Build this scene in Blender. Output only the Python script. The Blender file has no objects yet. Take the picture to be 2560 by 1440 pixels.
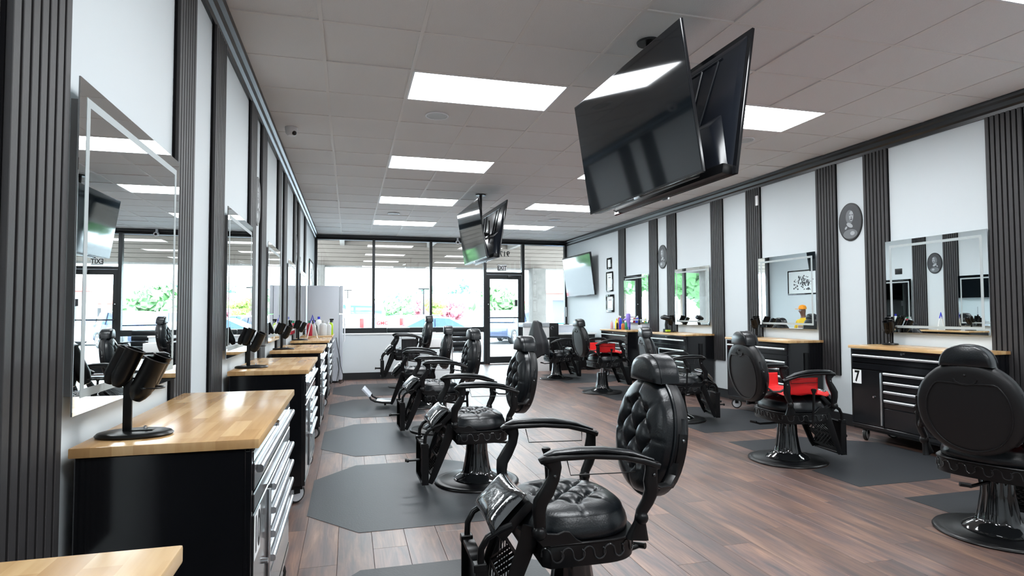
import bpy, bmesh, math, random
from math import sin, cos, pi, radians, sqrt, atan2
from mathutils import Vector, Matrix
random.seed(7)
S = bpy.context.scene
COL = S.collection

# ------------------------------------------------------------------ camera, world, light
H = 1.235                       # camera height
CEIL = H + 1.758                # ceiling height
def cam_axes(yaw, pitch, roll):
    cy, sy, cp, sp = cos(yaw), sin(yaw), cos(pitch), sin(pitch)
    f = Vector((sy*cp, cy*cp, sp)); r = Vector((cy, -sy, 0)); u = r.cross(f)
    cr, sr = cos(roll), sin(roll)
    return cr*r + sr*u, -sr*r + cr*u, f
cr_, cu_, cf_ = cam_axes(.264174, .0400133, -.0031019)
cam_d = bpy.data.cameras.new('camera'); cam = bpy.data.objects.new('camera', cam_d); COL.objects.link(cam)
cam.matrix_world = Matrix(((cr_.x, cu_.x, -cf_.x, 0), (cr_.y, cu_.y, -cf_.y, 0), (cr_.z, cu_.z, -cf_.z, H), (0, 0, 0, 1)))
cam_d.sensor_width = 36; cam_d.lens = 36*1503.1/2560; cam_d.clip_start = .05; cam_d.clip_end = 600
S.camera = cam
W = bpy.data.worlds.new('world'); S.world = W; W.use_nodes = True
bg = W.node_tree.nodes['Background']; bg.inputs[0].default_value = (.80, .91, 1, 1); bg.inputs[1].default_value = 9.0
sun_d = bpy.data.lights.new('sun', 'SUN'); sun_d.energy = 6.5; sun_d.angle = radians(2); sun_d.color = (1, .96, .9)
sun = bpy.data.objects.new('sun', sun_d); COL.objects.link(sun); sun.rotation_euler = (radians(38), 0, radians(-35))
PANEL_STRENGTH = 13.0
S.view_settings.view_transform = 'Standard'; S.view_settings.look = 'None'
S.view_settings.gamma = 1; S.view_settings.use_curve_mapping = False
S.view_settings.exposure = 1.0

# ------------------------------------------------------------------ materials
MATS = {}
def mat(name, col=(.5, .5, .5), rough=.5, metal=0, spec=.5, emit=None, estr=1, bump=0, bscale=60, coat=0, var=0, vscale=8, trans=0):
    m = bpy.data.materials.new(name); m.use_nodes = True; nt = m.node_tree; b = nt.nodes['Principled BSDF']
    b.inputs['Base Color'].default_value = (*col, 1); b.inputs['Roughness'].default_value = rough
    b.inputs['Metallic'].default_value = metal; b.inputs['Specular IOR Level'].default_value = spec
    if coat: b.inputs['Coat Weight'].default_value = coat; b.inputs['Coat Roughness'].default_value = .05
    if trans: b.inputs['Transmission Weight'].default_value = trans
    if emit: b.inputs['Emission Color'].default_value = (*emit, 1); b.inputs['Emission Strength'].default_value = estr
    tc = nt.nodes.new('ShaderNodeTexCoord')
    if var:
        n = nt.nodes.new('ShaderNodeTexNoise'); n.inputs['Scale'].default_value = vscale; n.inputs['Detail'].default_value = 4
        nt.links.new(tc.outputs['Object'], n.inputs['Vector'])
        r = nt.nodes.new('ShaderNodeMapRange'); r.inputs[3].default_value = 1-var; r.inputs[4].default_value = 1+var
        nt.links.new(n.outputs[0], r.inputs[0])
        mx = nt.nodes.new('ShaderNodeVectorMath'); mx.operation = 'SCALE'; mx.inputs[0].default_value = col
        nt.links.new(r.outputs[0], mx.inputs['Scale']); nt.links.new(mx.outputs[0], b.inputs['Base Color'])
    if bump:
        n = nt.nodes.new('ShaderNodeTexNoise'); n.inputs['Scale'].default_value = bscale; n.inputs['Detail'].default_value = 5
        nt.links.new(tc.outputs['Object'], n.inputs['Vector'])
        bp = nt.nodes.new('ShaderNodeBump'); bp.inputs['Strength'].default_value = bump; bp.inputs['Distance'].default_value = .01
        nt.links.new(n.outputs[0], bp.inputs['Height']); nt.links.new(bp.outputs[0], b.inputs['Normal'])
    MATS[name] = m
    return m
def ramp(nt, stops):
    r = nt.nodes.new('ShaderNodeValToRGB'); el = r.color_ramp.elements
    while len(el) < len(stops): el.new(.5)
    for e, (p, c) in zip(el, stops): e.position = p; e.color = (*c, 1)
    return r
M_wall = mat('wall_paint', (.62, .672, .695), .6, bump=.03, bscale=200)
M_crown = mat('crown_black', (.012, .013, .016), .28)
M_base = mat('baseboard_black', (.012, .013, .015), .4)
M_felt = mat('slat_backing', (.006, .006, .007), .95, spec=.1)
M_slat = mat('slat_charcoal', (.030, .0285, .030), .55, bump=.05, bscale=90, var=.1, vscale=30)
M_tile = mat('ceiling_tile', (.76, .755, .75), .9, spec=.1, bump=.25, bscale=120, var=.05, vscale=160)
M_grid = mat('ceiling_grid_white', (.74, .72, .70), .6)
M_void = mat('ceiling_void', (.05, .05, .05), .9)
M_panel = mat('light_diffuser', (.9, .9, .9), .5, emit=(.93, .97, 1), estr=PANEL_STRENGTH)
M_whitemetal = mat('white_enamel', (.75, .76, .78), .35)
M_mirror = mat('mirror_silver', (.86, .90, .90), .006, metal=1)
M_frost = mat('frosted_strip', (.40, .45, .46), .6)
M_mback = mat('mirror_back', (.30, .29, .29), .4, metal=.5)
M_frame = mat('storefront_bronze', (.018, .020, .022), .35, metal=.3)
M_blk = mat('gloss_black_enamel', (.006, .0065, .008), .12, spec=.5)
M_blk2 = mat('satin_black_metal', (.0038, .0040, .0046), .34, spec=.32)
M_blkbase = mat('lacquer_black_base', (.008, .009, .010), .10, coat=.6)
M_leather = mat('black_leather', (.0038, .0056, .0076), .30, spec=.45, bump=.10, bscale=160)
M_vinylcover = mat('clear_film_black', (.012, .014, .016), .07, spec=.9, bump=.5, bscale=14, coat=1)
M_shell = mat('black_textured_plastic', (.0065, .0066, .0075), .45, spec=.35, bump=.06, bscale=300)
M_chrome = mat('chrome', (.80, .82, .85), .12, metal=1)
M_steel = mat('brushed_handle', (.70, .73, .76), .28, metal=1)
M_bolt = mat('dark_bolt', (.10, .105, .11), .3, metal=1)
M_relief = mat('relief_edge_highlight', (.022, .023, .025), .22)  # lighter than the seat frame: bright edge highlights put into the colour
M_rubber = mat('rubber_mat', (.022, .0245, .028), .50, bump=.08, bscale=90)
M_tyre = mat('tyre_black', (.01, .01, .01), .6)
M_red = mat('red_cape_fabric', (.72, .008, .010), .55)
M_cape = mat('black_cape_fabric', (.007, .008, .011), .6, bump=.06, bscale=60)
M_screen = mat('tv_screen', (.004, .006, .008), .055, spec=.6)
M_tvback = mat('tv_back_plastic', (.010, .012, .017), .25)
M_fridge = mat('fridge_enamel', (.60, .64, .71), .30)
M_pony = mat('pony_wall_paint', (.72, .77, .79), .55)
M_paper = mat('paper_white', (.78, .82, .82), .6)
M_dgrey = mat('dark_grey_print', (.035, .037, .042), .5)
M_mgrey = mat('mid_grey_print', (.14, .15, .16), .5)
M_lgrey = mat('light_grey_print', (.36, .38, .40), .5)
M_white = mat('plain_white', (.85, .86, .86), .45)
M_blue = mat('plastic_blue', (.03, .04, .62), .35)
M_purple = mat('plastic_purple', (.30, .22, .70), .3)
M_yellow = mat('plastic_yellow', (.85, .72, .02), .35)
M_lime = mat('battery_lime', (.42, .62, .02), .35)
M_redp = mat('plastic_red', (.38, .01, .03), .3)
M_pink = mat('lotion_pink', (.72, .42, .45), .3)
M_green = mat('plastic_green', (.03, .30, .16), .35)
M_orange = mat('amber_bottle', (.55, .16, .04), .2)
M_clearp = mat('translucent_jug', (.72, .75, .76), .25, trans=.35)
M_concrete = mat('asphalt', (.22, .23, .24), .85, bump=.2, bscale=30, var=.15)
M_walk = mat('sidewalk_concrete', (.40, .39, .38), .8, var=.1)
M_soff = mat('soffit_board', (.155, .125, .105), .7, var=.08, vscale=3)
M_beam = mat('canopy_beam', (.24, .22, .205), .7)
M_stone = mat('rough_stone_column', (.13, .118, .108), .85, bump=.8, bscale=12, var=.35, vscale=7)
M_carw = mat('car_paint_white', (.50, .52, .55), .2, coat=.5)
M_cars = mat('car_paint_silver', (.20, .27, .33), .2, coat=.5)
M_cardb = mat('car_paint_navy', (.02, .03, .06), .15, coat=.5)
M_carb = mat('car_paint_blue', (.25, .38, .60), .2, coat=.5)
M_carglass = mat('car_glass', (.05, .09, .18), .05, spec=.8)
M_tail = mat('tail_lamp', (.60, .02, .02), .25)
M_alloy = mat('alloy_wheel', (.70, .72, .75), .3, metal=.6)
M_leafg = mat('foliage_green', (.15, .31, .13), .7, var=.3, vscale=1.5)
M_leafd = mat('foliage_bluegreen', (.15, .31, .25), .7, var=.2, vscale=.6)
M_leafr = mat('foliage_pink_bloom', (.46, .16, .20), .7, var=.3, vscale=2)
M_leafy = mat('foliage_yellowgreen', (.30, .44, .10), .7, var=.2, vscale=1.5)
M_bark = mat('bark', (.16, .12, .10), .9)
M_stucco = mat('store_stucco', (.72, .66, .60), .8)
M_roof = mat('store_roof_red', (.55, .14, .12), .7)
M_shop = mat('store_glass', (.10, .12, .14), .1)
M_skin = mat('skin_brown', (.20, .10, .065), .5)
M_desk = mat('desk_stone_top', (.42, .46, .50), .35, var=.2, vscale=14)
M_grille = mat('speaker_grille', (.52, .55, .56), .6)
M_darktile = mat('vent_grey', (.22, .21, .21), .8)
M_bluec = mat('blue_bin_plastic', (.05, .35, .80), .4)

def wood_floor():
    m = bpy.data.materials.new('walnut_plank'); m.use_nodes = True; nt = m.node_tree; N = nt.nodes; L = nt.links; b = N['Principled BSDF']
    geo = N.new('ShaderNodeNewGeometry'); oi = N.new('ShaderNodeObjectInfo')
    comb = N.new('ShaderNodeCombineXYZ'); mul = N.new('ShaderNodeMath'); mul.operation = 'MULTIPLY'; mul.inputs[1].default_value = 37
    L.new(oi.outputs['Random'], mul.inputs[0]); L.new(mul.outputs[0], comb.inputs[0]); L.new(mul.outputs[0], comb.inputs[1])
    add = N.new('ShaderNodeVectorMath'); L.new(geo.outputs['Position'], add.inputs[0]); L.new(comb.outputs[0], add.inputs[1])
    mp = N.new('ShaderNodeMapping'); mp.inputs['Scale'].default_value = (8, 1.0, 1); L.new(add.outputs[0], mp.inputs[0])
    n1 = N.new('ShaderNodeTexNoise'); n1.inputs['Scale'].default_value = 1.6; n1.inputs['Detail'].default_value = 7; n1.inputs['Roughness'].default_value = .62; n1.inputs['Distortion'].default_value = .7
    L.new(mp.outputs[0], n1.inputs['Vector'])
    mp2 = N.new('ShaderNodeMapping'); mp2.inputs['Scale'].default_value = (70, 2.2, 1); L.new(add.outputs[0], mp2.inputs[0])
    n2 = N.new('ShaderNodeTexNoise'); n2.inputs['Scale'].default_value = 1.2; n2.inputs['Detail'].default_value = 5; L.new(mp2.outputs[0], n2.inputs['Vector'])
    r1 = ramp(nt, [(.27, (.040, .034, .037)), (.40, (.085, .056, .053)), (.52, (.130, .075, .060)), (.64, (.19, .108, .076)), (.80, (.29, .17, .115))])
    L.new(n1.outputs[0], r1.inputs[0])
    mr = N.new('ShaderNodeMapRange'); mr.inputs[1].default_value = .3; mr.inputs[2].default_value = .7; mr.inputs[3].default_value = .70; mr.inputs[4].default_value = 1.25; L.new(n2.outputs[0], mr.inputs[0])
    sc = N.new('ShaderNodeVectorMath'); sc.operation = 'SCALE'; L.new(r1.outputs[0], sc.inputs[0]); L.new(mr.outputs[0], sc.inputs['Scale'])
    mr2 = N.new('ShaderNodeMapRange'); mr2.inputs[3].default_value = .75; mr2.inputs[4].default_value = 1.3; L.new(oi.outputs['Random'], mr2.inputs[0])
    sc2 = N.new('ShaderNodeVectorMath'); sc2.operation = 'SCALE'; L.new(sc.outputs[0], sc2.inputs[0]); L.new(mr2.outputs[0], sc2.inputs['Scale'])
    L.new(sc2.outputs[0], b.inputs['Base Color'])
    b.inputs['Roughness'].default_value = .40; b.inputs['Specular IOR Level'].default_value = 1.0
    bp = N.new('ShaderNodeBump'); bp.inputs['Strength'].default_value = .04; bp.inputs['Distance'].default_value = .004
    L.new(n2.outputs[0], bp.inputs['Height']); L.new(bp.outputs[0], b.inputs['Normal'])
    return m
M_floor = wood_floor()
def butcher():
    m = bpy.data.materials.new('butcher_block'); m.use_nodes = True; nt = m.node_tree; N = nt.nodes; L = nt.links; b = N['Principled BSDF']
    tc = N.new('ShaderNodeTexCoord')
    mp = N.new('ShaderNodeMapping'); mp.inputs['Rotation'].default_value = (0, 0, pi/2); mp.inputs['Scale'].default_value = (1, 1, 1); L.new(tc.outputs['Object'], mp.inputs[0])
    br = N.new('ShaderNodeTexBrick'); br.inputs['Scale'].default_value = 1; br.inputs['Brick Width'].default_value = .26; br.inputs['Row Height'].default_value = .052
    br.inputs['Mortar Size'].default_value = 0; br.inputs['Color1'].default_value = (0, 0, 0, 1); br.inputs['Color2'].default_value = (1, 1, 1, 1); br.offset = .37
    L.new(mp.outputs[0], br.inputs['Vector'])
    mp2 = N.new('ShaderNodeMapping'); mp2.inputs['Scale'].default_value = (40, 3, 10); L.new(tc.outputs['Object'], mp2.inputs[0])
    n = N.new('ShaderNodeTexNoise'); n.inputs['Scale'].default_value = 1; n.inputs['Detail'].default_value = 5; n.inputs['Distortion'].default_value = .6; L.new(mp2.outputs[0], n.inputs['Vector'])
    a = N.new('ShaderNodeMath'); a.operation = 'MULTIPLY'; a.inputs[1].default_value = .5; L.new(n.outputs[0], a.inputs[0])
    a2 = N.new('ShaderNodeMath'); a2.operation = 'MULTIPLY_ADD'; a2.inputs[1].default_value = .5; L.new(br.outputs['Color'], a2.inputs[0]); L.new(a.outputs[0], a2.inputs[2])
    r = ramp(nt, [(.15, (.42, .23, .095)), (.45, (.56, .34, .15)), (.8, (.72, .49, .25))]); L.new(a2.outputs[0], r.inputs[0])
    L.new(r.outputs[0], b.inputs['Base Color']); b.inputs['Roughness'].default_value = .22
    return m
M_wood = butcher()
def glassm():
    m = bpy.data.materials.new('window_glass'); m.use_nodes = True; nt = m.node_tree; N = nt.nodes; L = nt.links
    N.remove(N['Principled BSDF']); o = N['Material Output']
    t = N.new('ShaderNodeBsdfTransparent'); t.inputs[0].default_value = (.93, .97, .97, 1)
    g = N.new('ShaderNodeBsdfGlossy'); g.inputs['Roughness'].default_value = 0.0
    f = N.new('ShaderNodeFresnel'); f.inputs[0].default_value = 1.5
    mx = N.new('ShaderNodeMixShader'); L.new(f.outputs[0], mx.inputs[0]); L.new(t.outputs[0], mx.inputs[1]); L.new(g.outputs[0], mx.inputs[2]); L.new(mx.outputs[0], o.inputs[0])
    return m
M_glass = glassm()

# ------------------------------------------------------------------ mesh helpers
class MB:
    def __init__(s): s.bm = bmesh.new()
    def _v(s, pts): return [s.bm.verts.new(p) for p in pts]
    def box(s, lo, hi, M=None):
        p = [Vector((x, y, z)) for x in (lo[0], hi[0]) for y in (lo[1], hi[1]) for z in (lo[2], hi[2])]
        if M: p = [M @ q for q in p]
        v = s._v(p)
        for f in ((0, 1, 3, 2), (4, 6, 7, 5), (0, 4, 5, 1), (2, 3, 7, 6), (0, 2, 6, 4), (1, 5, 7, 3)): s.bm.faces.new([v[i] for i in f])
        return s
    def ring_loft(s, rings, cap=True, closed=False):
        R = [s._v(r) for r in rings]; n = len(R[0])
        pairs = list(zip(R[:-1], R[1:])) + ([(R[-1], R[0])] if closed else [])
        for a, b in pairs:
            for i in range(n): s.bm.faces.new((a[i], a[(i+1) % n], b[(i+1) % n], b[i]))
        if cap and not closed:
            s.bm.faces.new(R[0][::-1]); s.bm.faces.new(R[-1])
        return s
    def tube(s, pts, r, n=10, side=None, e=2, closed=False):
        # r : number, or list of numbers or (width, height) pairs; side: fixed width axis
        pts = [Vector(p) for p in pts]; K = len(pts); rings = []
        prev = None
        for i, p in enumerate(pts):
            if closed: t = (pts[(i+1) % K]-pts[i-1]).normalized()
            else: t = (pts[min(i+1, K-1)]-pts[max(i-1, 0)]).normalized()
            if side is not None: a = Vector(side); a = (a-t*a.dot(t)).normalized()
            elif prev is None:
                a = Vector((0, 0, 1)) if abs(t.z) < .9 else Vector((1, 0, 0)); a = (a-t*a.dot(t)).normalized()
            else: a = (prev-t*prev.dot(t)).normalized()
            prev = a; b = t.cross(a)
            rr = r[i] if isinstance(r, (list, tuple)) and isinstance(r[0], (list, tuple)) or isinstance(r, list) else r
            ra, rb = rr if isinstance(rr, (tuple, list)) else (rr, rr)
            ring = []
            for k in range(n):
                an = 2*pi*(k+.5)/n; c, d = cos(an), sin(an)
                ring.append(p + a*ra*math.copysign(abs(c)**(2/e), c) + b*rb*math.copysign(abs(d)**(2/e), d))
            rings.append(ring)
        return s.ring_loft(rings, closed=closed)
    def lathe(s, prof, n=24, c=(0, 0, 0), flute=None, M=None):
        rings = []
        for r, z in prof:
            ring = []
            for k in range(n):
                a = 2*pi*k/n; q = r
                if flute and flute[0] <= z <= flute[1]: q = r*(1-flute[3]*(.5+.5*cos(a*flute[2])))
                p = Vector((c[0]+q*cos(a), c[1]+q*sin(a), c[2]+z)); ring.append(M @ p if M else p)
            rings.append(ring)
        return s.ring_loft(rings)
    def prism(s, poly, lo, hi, axis=2):
        def P(u, v, w): return {2: (u, v, w), 1: (u, w, v), 0: (w, u, v)}[axis]
        return s.ring_loft([[P(u, v, lo) for u, v in poly], [P(u, v, hi) for u, v in poly]])
    def ball(s, c, r, n=12):
        rx, ry, rz = r if isinstance(r, (tuple, list)) else (r, r, r)
        rings = []
        for i in range(1, n):
            ph = pi*i/n; rings.append([(c[0]+rx*sin(ph)*cos(2*pi*k/n), c[1]+ry*sin(ph)*sin(2*pi*k/n), c[2]-rz*cos(ph)) for k in range(n)])
        return s.ring_loft(rings)
    def grid(s, f, nu, nv, closeu=False):
        V = [[s.bm.verts.new(f(i/(nu-1 if not closeu else nu), j/(nv-1))) for j in range(nv)] for i in range(nu)]
        for i in range(nu if closeu else nu-1):
            for j in range(nv-1): s.bm.faces.new((V[i][j], V[(i+1) % nu][j], V[(i+1) % nu][j+1], V[i][j+1]))
        return s
    def xf(s, M): bmesh.ops.transform(s.bm, matrix=M, verts=s.bm.verts[:]); return s
    def mesh(s, name, smooth=False, bevel=0, seg=2, angle=35, sub=0, solid=0):
        bmesh.ops.remove_doubles(s.bm, verts=s.bm.verts[:], dist=1e-6)
        bmesh.ops.recalc_face_normals(s.bm, faces=s.bm.faces[:])
        if bevel:
            es = [e for e in s.bm.edges if len(e.link_faces) == 2 and e.calc_face_angle(0) > radians(30)]
            if es: bmesh.ops.bevel(s.bm, geom=es, offset=bevel, segments=seg, affect='EDGES', profile=.6, clamp_overlap=True)
        me = bpy.data.meshes.new(name); s.bm.to_mesh(me); s.bm.free()
        if smooth or bevel:
            for p in me.polygons: p.use_smooth = True
            try: me.set_sharp_from_angle(angle=radians(angle))
            except Exception: pass
        return me
def tag(o, label=None, cat=None, group=None, kind=None):
    if label: o['label'] = label
    if cat: o['category'] = cat
    if group: o['group'] = group
    if kind: o['kind'] = kind
    return o
def empty(name, loc=(0, 0, 0), rz=0, label=None, cat=None, group=None, kind=None, parent=None):
    o = bpy.data.objects.new(name, None); COL.objects.link(o); o.location = loc; o.rotation_euler = (0, 0, rz); o.empty_display_size = .05
    if parent: o.parent = parent
    return tag(o, label, cat, group, kind)
def obj(name, me, m, parent=None, loc=(0, 0, 0), rot=(0, 0, 0), **k):
    if isinstance(me, MB): me = me.mesh(name)
    if m and not me.materials: me.materials.append(m)
    o = bpy.data.objects.new(name, me); COL.objects.link(o); o.location = loc; o.rotation_euler = rot
    if parent: o.parent = parent
    return tag(o, **k)
CACHE = {}
def cached(key, fn):
    if key not in CACHE: CACHE[key] = fn()
    return CACHE[key]
def bx(lo, hi, bevel=0, seg=2): return MB().box(lo, hi).mesh('box', bevel=bevel, seg=seg)
def text(name, s, size, m, parent, loc, rot, depth=.001, bold=0, sx=1, **k):
    cu = bpy.data.curves.new('txt', 'FONT'); cu.body = s; cu.size = size; cu.extrude = depth; cu.align_x = 'CENTER'; cu.align_y = 'CENTER'; cu.offset = bold
    t = bpy.data.objects.new('txt', cu); COL.objects.link(t)
    dg = bpy.context.evaluated_depsgraph_get(); me = bpy.data.meshes.new_from_object(t.evaluated_get(dg))
    bpy.data.objects.remove(t); bpy.data.curves.remove(cu)
    me.materials.clear()
    for v in me.vertices: v.co.x *= sx
    return obj(name, me, m, parent, loc, rot, **k)

# ------------------------------------------------------------------ room shell
XL, XR, YF, YB = -.76, 5.22, 14.1, -2.6
o = empty('floor', kind='structure')
PW, PL = .178, 1.22
def plank_me(w, l): return cached(('plank', round(l, 3)), lambda: MB().box((0, 0, -.008), (w-.0016, l-.0016, 0)).mesh('plank', bevel=.0008, seg=1))
planks = []
i = 0; x = XL
while x < XR:
    off = (i*.437 % 1)*PL; y = YB-off
    while y < YF+.05:
        y0, y1 = max(y, YB), min(y+PL, YF+.05)
        if y1-y0 > .05: planks.append((x, y0, y1-y0, (x+PW/2)**2+((y0+y1)/2)**2))
        y += PL
    x += PW; i += 1
vis = [p for p in planks if p[1]+p[2] > 1.9 and p[1] > .5 and (p[0]+PW/2) < .95*(p[1]+p[2])+.3]
vis.sort(key=lambda p: p[3]); vis = vis[:300]; vs = set(id(p) for p in vis)
for p in vis: obj('plank', plank_me(PW, p[2]), M_floor, o, (p[0], p[1], 0))
mb = MB()
for p in planks:
    if id(p) not in vs: mb.box((p[0], p[1], -.008), (p[0]+PW-.0016, p[1]+p[2]-.0016, 0))
obj('planks_beyond', mb, M_floor, o, kind='stuff')
obj('underlay', bx((XL-.1, YB-.1, -.12), (XR+.1, YF+.08, -.0085)), M_felt, o)

for nm, lo, hi in (('wall_left', (XL-.12, YB-.1, -.1), (XL, YF+.1, CEIL+.1)), ('wall_right', (XR, YB-.1, -.1), (XR+.12, YF+.1, CEIL+.1)), ('wall_back', (XL-.1, YB-.12, -.1), (XR+.1, YB, CEIL+.1))):
    obj(nm, bx(lo, hi), M_wall, kind='structure')
# crown moulding
def crown_prof(d): return [(0, 0), (0, -.125), (.018, -.125), (.022, -.095), (.040, -.080), (.048, -.045), (.070, -.030), (.075, 0)]
def crown(nm, x, sgn):
    mb = MB(); mb.prism([(x+sgn*u, CEIL+v) for u, v in crown_prof(0)], YB, YF-.02, axis=1)
    obj(nm, mb.mesh('crown'), M_crown, kind='structure')
crown('trim_1', XL, 1); crown('trim_2', XR, -1)
obj('trim_3', MB().prism([(YF-.075+.075*0+u*0 + (YF-(YF-.075))*0 + 0 - 0 + (0), 0) for u in ()] or [(YF+.02, CEIL), (YF+.02, CEIL-.085), (YF-.03, CEIL-.085), (YF-.055, CEIL-.05), (YF-.06, CEIL)], XL, XR, axis=0).mesh('crown'), M_crown, kind='structure')
for nm, x0, x1 in (('baseboard_left', XL, XL+.014), ('baseboard_right', XR-.014, XR)):
    obj(nm, bx((x0, YB, 0), (x1, YF-.05, .125), bevel=.003, seg=1), M_base, kind='structure')

# ceiling: tiles hung in a grid (cell .6096, origin fitted to the photograph)
T = .6096; GX, GY = .43057, 4.3434
ce = empty('ceiling', kind='structure')
obj('ceiling_void', bx((XL-.1, YB-.1, CEIL+.05), (XR+.1, YF+.1, CEIL+.10)), M_void, ce)
xs = [GX+T*i for i in range(-2, 9)]; ys = [GY+T*j for j in range(-12, 17)]
LIGHTS = [(a, j) for j in (-8, -4, 0, 4, 8, 12) for a in (0, 4)]  # rearmost pair is unseen, added behind the camera for illumination
lit = {(a+d, j) for a, j in LIGHTS for d in (0, 1)}
mb = MB()
for gx in xs:
    if XL < gx < XR:
        ci = round((gx-GX)/T)
        if ci in (1, 5):
            js = [-12+0]+[q for j in (-8, -4, 0, 4, 8, 12) for q in (j, j+1)]+[17]
            for j0, j1 in zip(js[::2], js[1::2]): mb.box((gx-.012, max(YB, GY+j0*T), CEIL-.002), (gx+.012, min(YF, GY+j1*T), CEIL+.03))
        else: mb.box((gx-.012, YB, CEIL-.002), (gx+.012, YF, CEIL+.03))
for gy in ys:
    if YB < gy < YF: mb.box((XL, gy-.012, CEIL-.0016), (XR, gy+.012, CEIL+.03))
obj('ceiling_grid', mb, M_grid, ce)
def tile_me(w, h):
    return cached(('tile', round(w, 3), round(h, 3)), lambda: MB().box((.006, .006, 0), (w-.006, h-.006, .02)).mesh('tile', bevel=.004, seg=1))
rest = MB()
for i, gx in enumerate([GX+T*i for i in range(-3, 9)]):
    ii = i-3
    for jj in range(-13, 17):
        gy = GY+T*jj
        if (ii, jj) in lit: continue
        x0, x1 = max(gx, XL+.01), min(gx+T, XR-.01); y0, y1 = max(gy, YB+.01), min(gy+T, YF-.01)
        if x1-x0 < .03 or y1-y0 < .03: continue
        if jj >= -5 and y0 > .8*max(x0, .5):
            if (ii, jj) == (3, 2): continue
            dz = -.001 if (ii*7+jj*3) % 5 else .004
            obj('ceiling_tile', tile_me(x1-x0, y1-y0), M_tile, ce, (x0, y0, CEIL+.003+dz))
        else: rest.box((x0+.006, y0+.006, CEIL+.003), (x1-.006, y1-.006, CEIL+.02))
obj('tiles_behind', rest, M_tile, ce, kind='stuff')
obj('ceiling_tile', tile_me(T, T), M_darktile, ce, (GX+3*T, GY+2*T, CEIL+.003), label='darker grey ceiling tile')
side = {0: 'left', 4: 'right'}
dist = {-4: 'nearest', 0: 'second', 4: 'third', 8: 'fourth', 12: 'farthest'}
for a, j in LIGHTS:
    x, y = GX+a*T, GY+j*T
    if j == -8: lab = 'unseen ceiling light added behind the camera for illumination, %s row' % side[a]
    else: lab = 'flat bright ceiling light panel, %s from the camera in the %s row' % (dist[j], side[a])
    r = empty('ceiling_light', (x, y, CEIL), label=lab, cat='ceiling light', group='flat ceiling light panels')
    obj('diffuser', cached('diff', lambda: bx((.022, .022, .0), (2*T-.022, T-.022, .008))), M_panel, r)
    def fr():
        m = MB(); w, h = 2*T, T
        m.box((.008, .008, -.003), (w-.008, .022, .012)); m.box((.008, h-.022, -.003), (w-.008, h-.008, .012))
        m.box((.008, .022, -.003), (.022, h-.022, .012)); m.box((w-.022, .022, -.003), (w-.008, h-.022, .012)); return m.mesh('lf')
    obj('frame', cached('lframe', fr), M_whitemetal, r)
for n, (x, y) in enumerate(((.744, 5.30), (.748, 10.82), (3.782, 10.83), (3.90, 5.27))):
    r = empty('ceiling_speaker', (x, y, CEIL), label='round white ceiling speaker %s' % ('just beyond the second light of the left row', 'near the window in the left half', 'near the window in the right half', 'just beyond the second light of the right row')[n], cat='speaker', group='round ceiling speakers')
    obj('grille', cached('spkg', lambda: MB().lathe([(.001, -.006), (.088, -.006), (.092, 0)], 32).mesh('g', smooth=True)), M_grille, r)
    obj('rim', cached('spkr', lambda: MB().lathe([(.092, 0), (.092, -.008), (.103, -.007), (.106, 0)], 32).mesh('r', smooth=True)), M_whitemetal, r)
r = empty('security_camera', (-.545, 6.0, CEIL), label='white dome security camera on the ceiling beside the left wall', cat='camera')
obj('dome_housing', MB().lathe([(.001, -.085), (.03, -.08), (.05, -.06), (.058, -.02), (.06, 0)], 24).mesh('d', smooth=True), M_whitemetal, r)
obj('lens', MB().ball((.03, -.035, -.06), .022).mesh('l', smooth=True), M_blk, r)
r = empty('security_camera', (2.46, YF-.10, CEIL-.10), label='small white bullet camera on the header above the window', cat='camera')
obj('bracket', bx((-.02, 0, .0), (.02, .04, .10)), M_whitemetal, r)
obj('camera_body', MB().tube([(0, .03, 0), (-.01, -.09, -.02)], .045, 16).mesh('b', smooth=True), M_whitemetal, r)
obj('lens', MB().ball((-.01, -.095, -.02), (.026, .012, .026)).mesh('l', smooth=True), M_blk, r)

# ------------------------------------------------------------------ slat panels
def slat_panel(xw, sgn, y0, y1, label, z0=.53):
    r = empty('slat_panel', (xw+sgn*.002, (y0+y1)/2, z0), 0 if sgn > 0 else pi, label=label, cat='wall panel', group='black slat wall panels')
    w = y1-y0; z1 = CEIL-.122-z0
    obj('backing', bx((0, -w/2, 0), (.008, w/2, z1)), M_felt, r)
    n = 7; p = w/n
    me = cached(('slat', round(w, 3)), lambda: MB().box((.008, -p/2+.006, 0), (.024, p/2-.006, z1)).mesh('slat', bevel=.0015, seg=1))
    for k in range(n): obj('slat', me, M_slat, r, (0, -w/2+p*(k+.5), 0))
LP = [(1.57, 1.87), (2.92, 3.22), (3.66, 3.96), (4.94, 5.24), (5.56, 5.86), (6.81, 7.11), (7.42, 7.72), (8.74, 9.04), (9.40, 9.70), (10.77, 11.07)]
onm = ['nearest', 'second', 'third', 'fourth', 'fifth', 'sixth', 'seventh', 'eighth', 'ninth', 'farthest']
for k, (a, b) in enumerate(LP): slat_panel(XL, 1, a, b, 'vertical dark slat panel on the left wall, %s from the camera' % onm[k])
RP = [(3.53, 3.83), (4.79, 5.09), (5.455, 5.755), (6.73, 7.03), (7.56, 7.86), (8.85, 9.15), (9.475, 9.775), (10.75, 11.05)]
for k, (a, b) in enumerate(RP): slat_panel(XR, -1, a, b, 'vertical dark slat panel on the right wall, %s from the camera' % (onm[:7]+['farthest'])[k])

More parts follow.
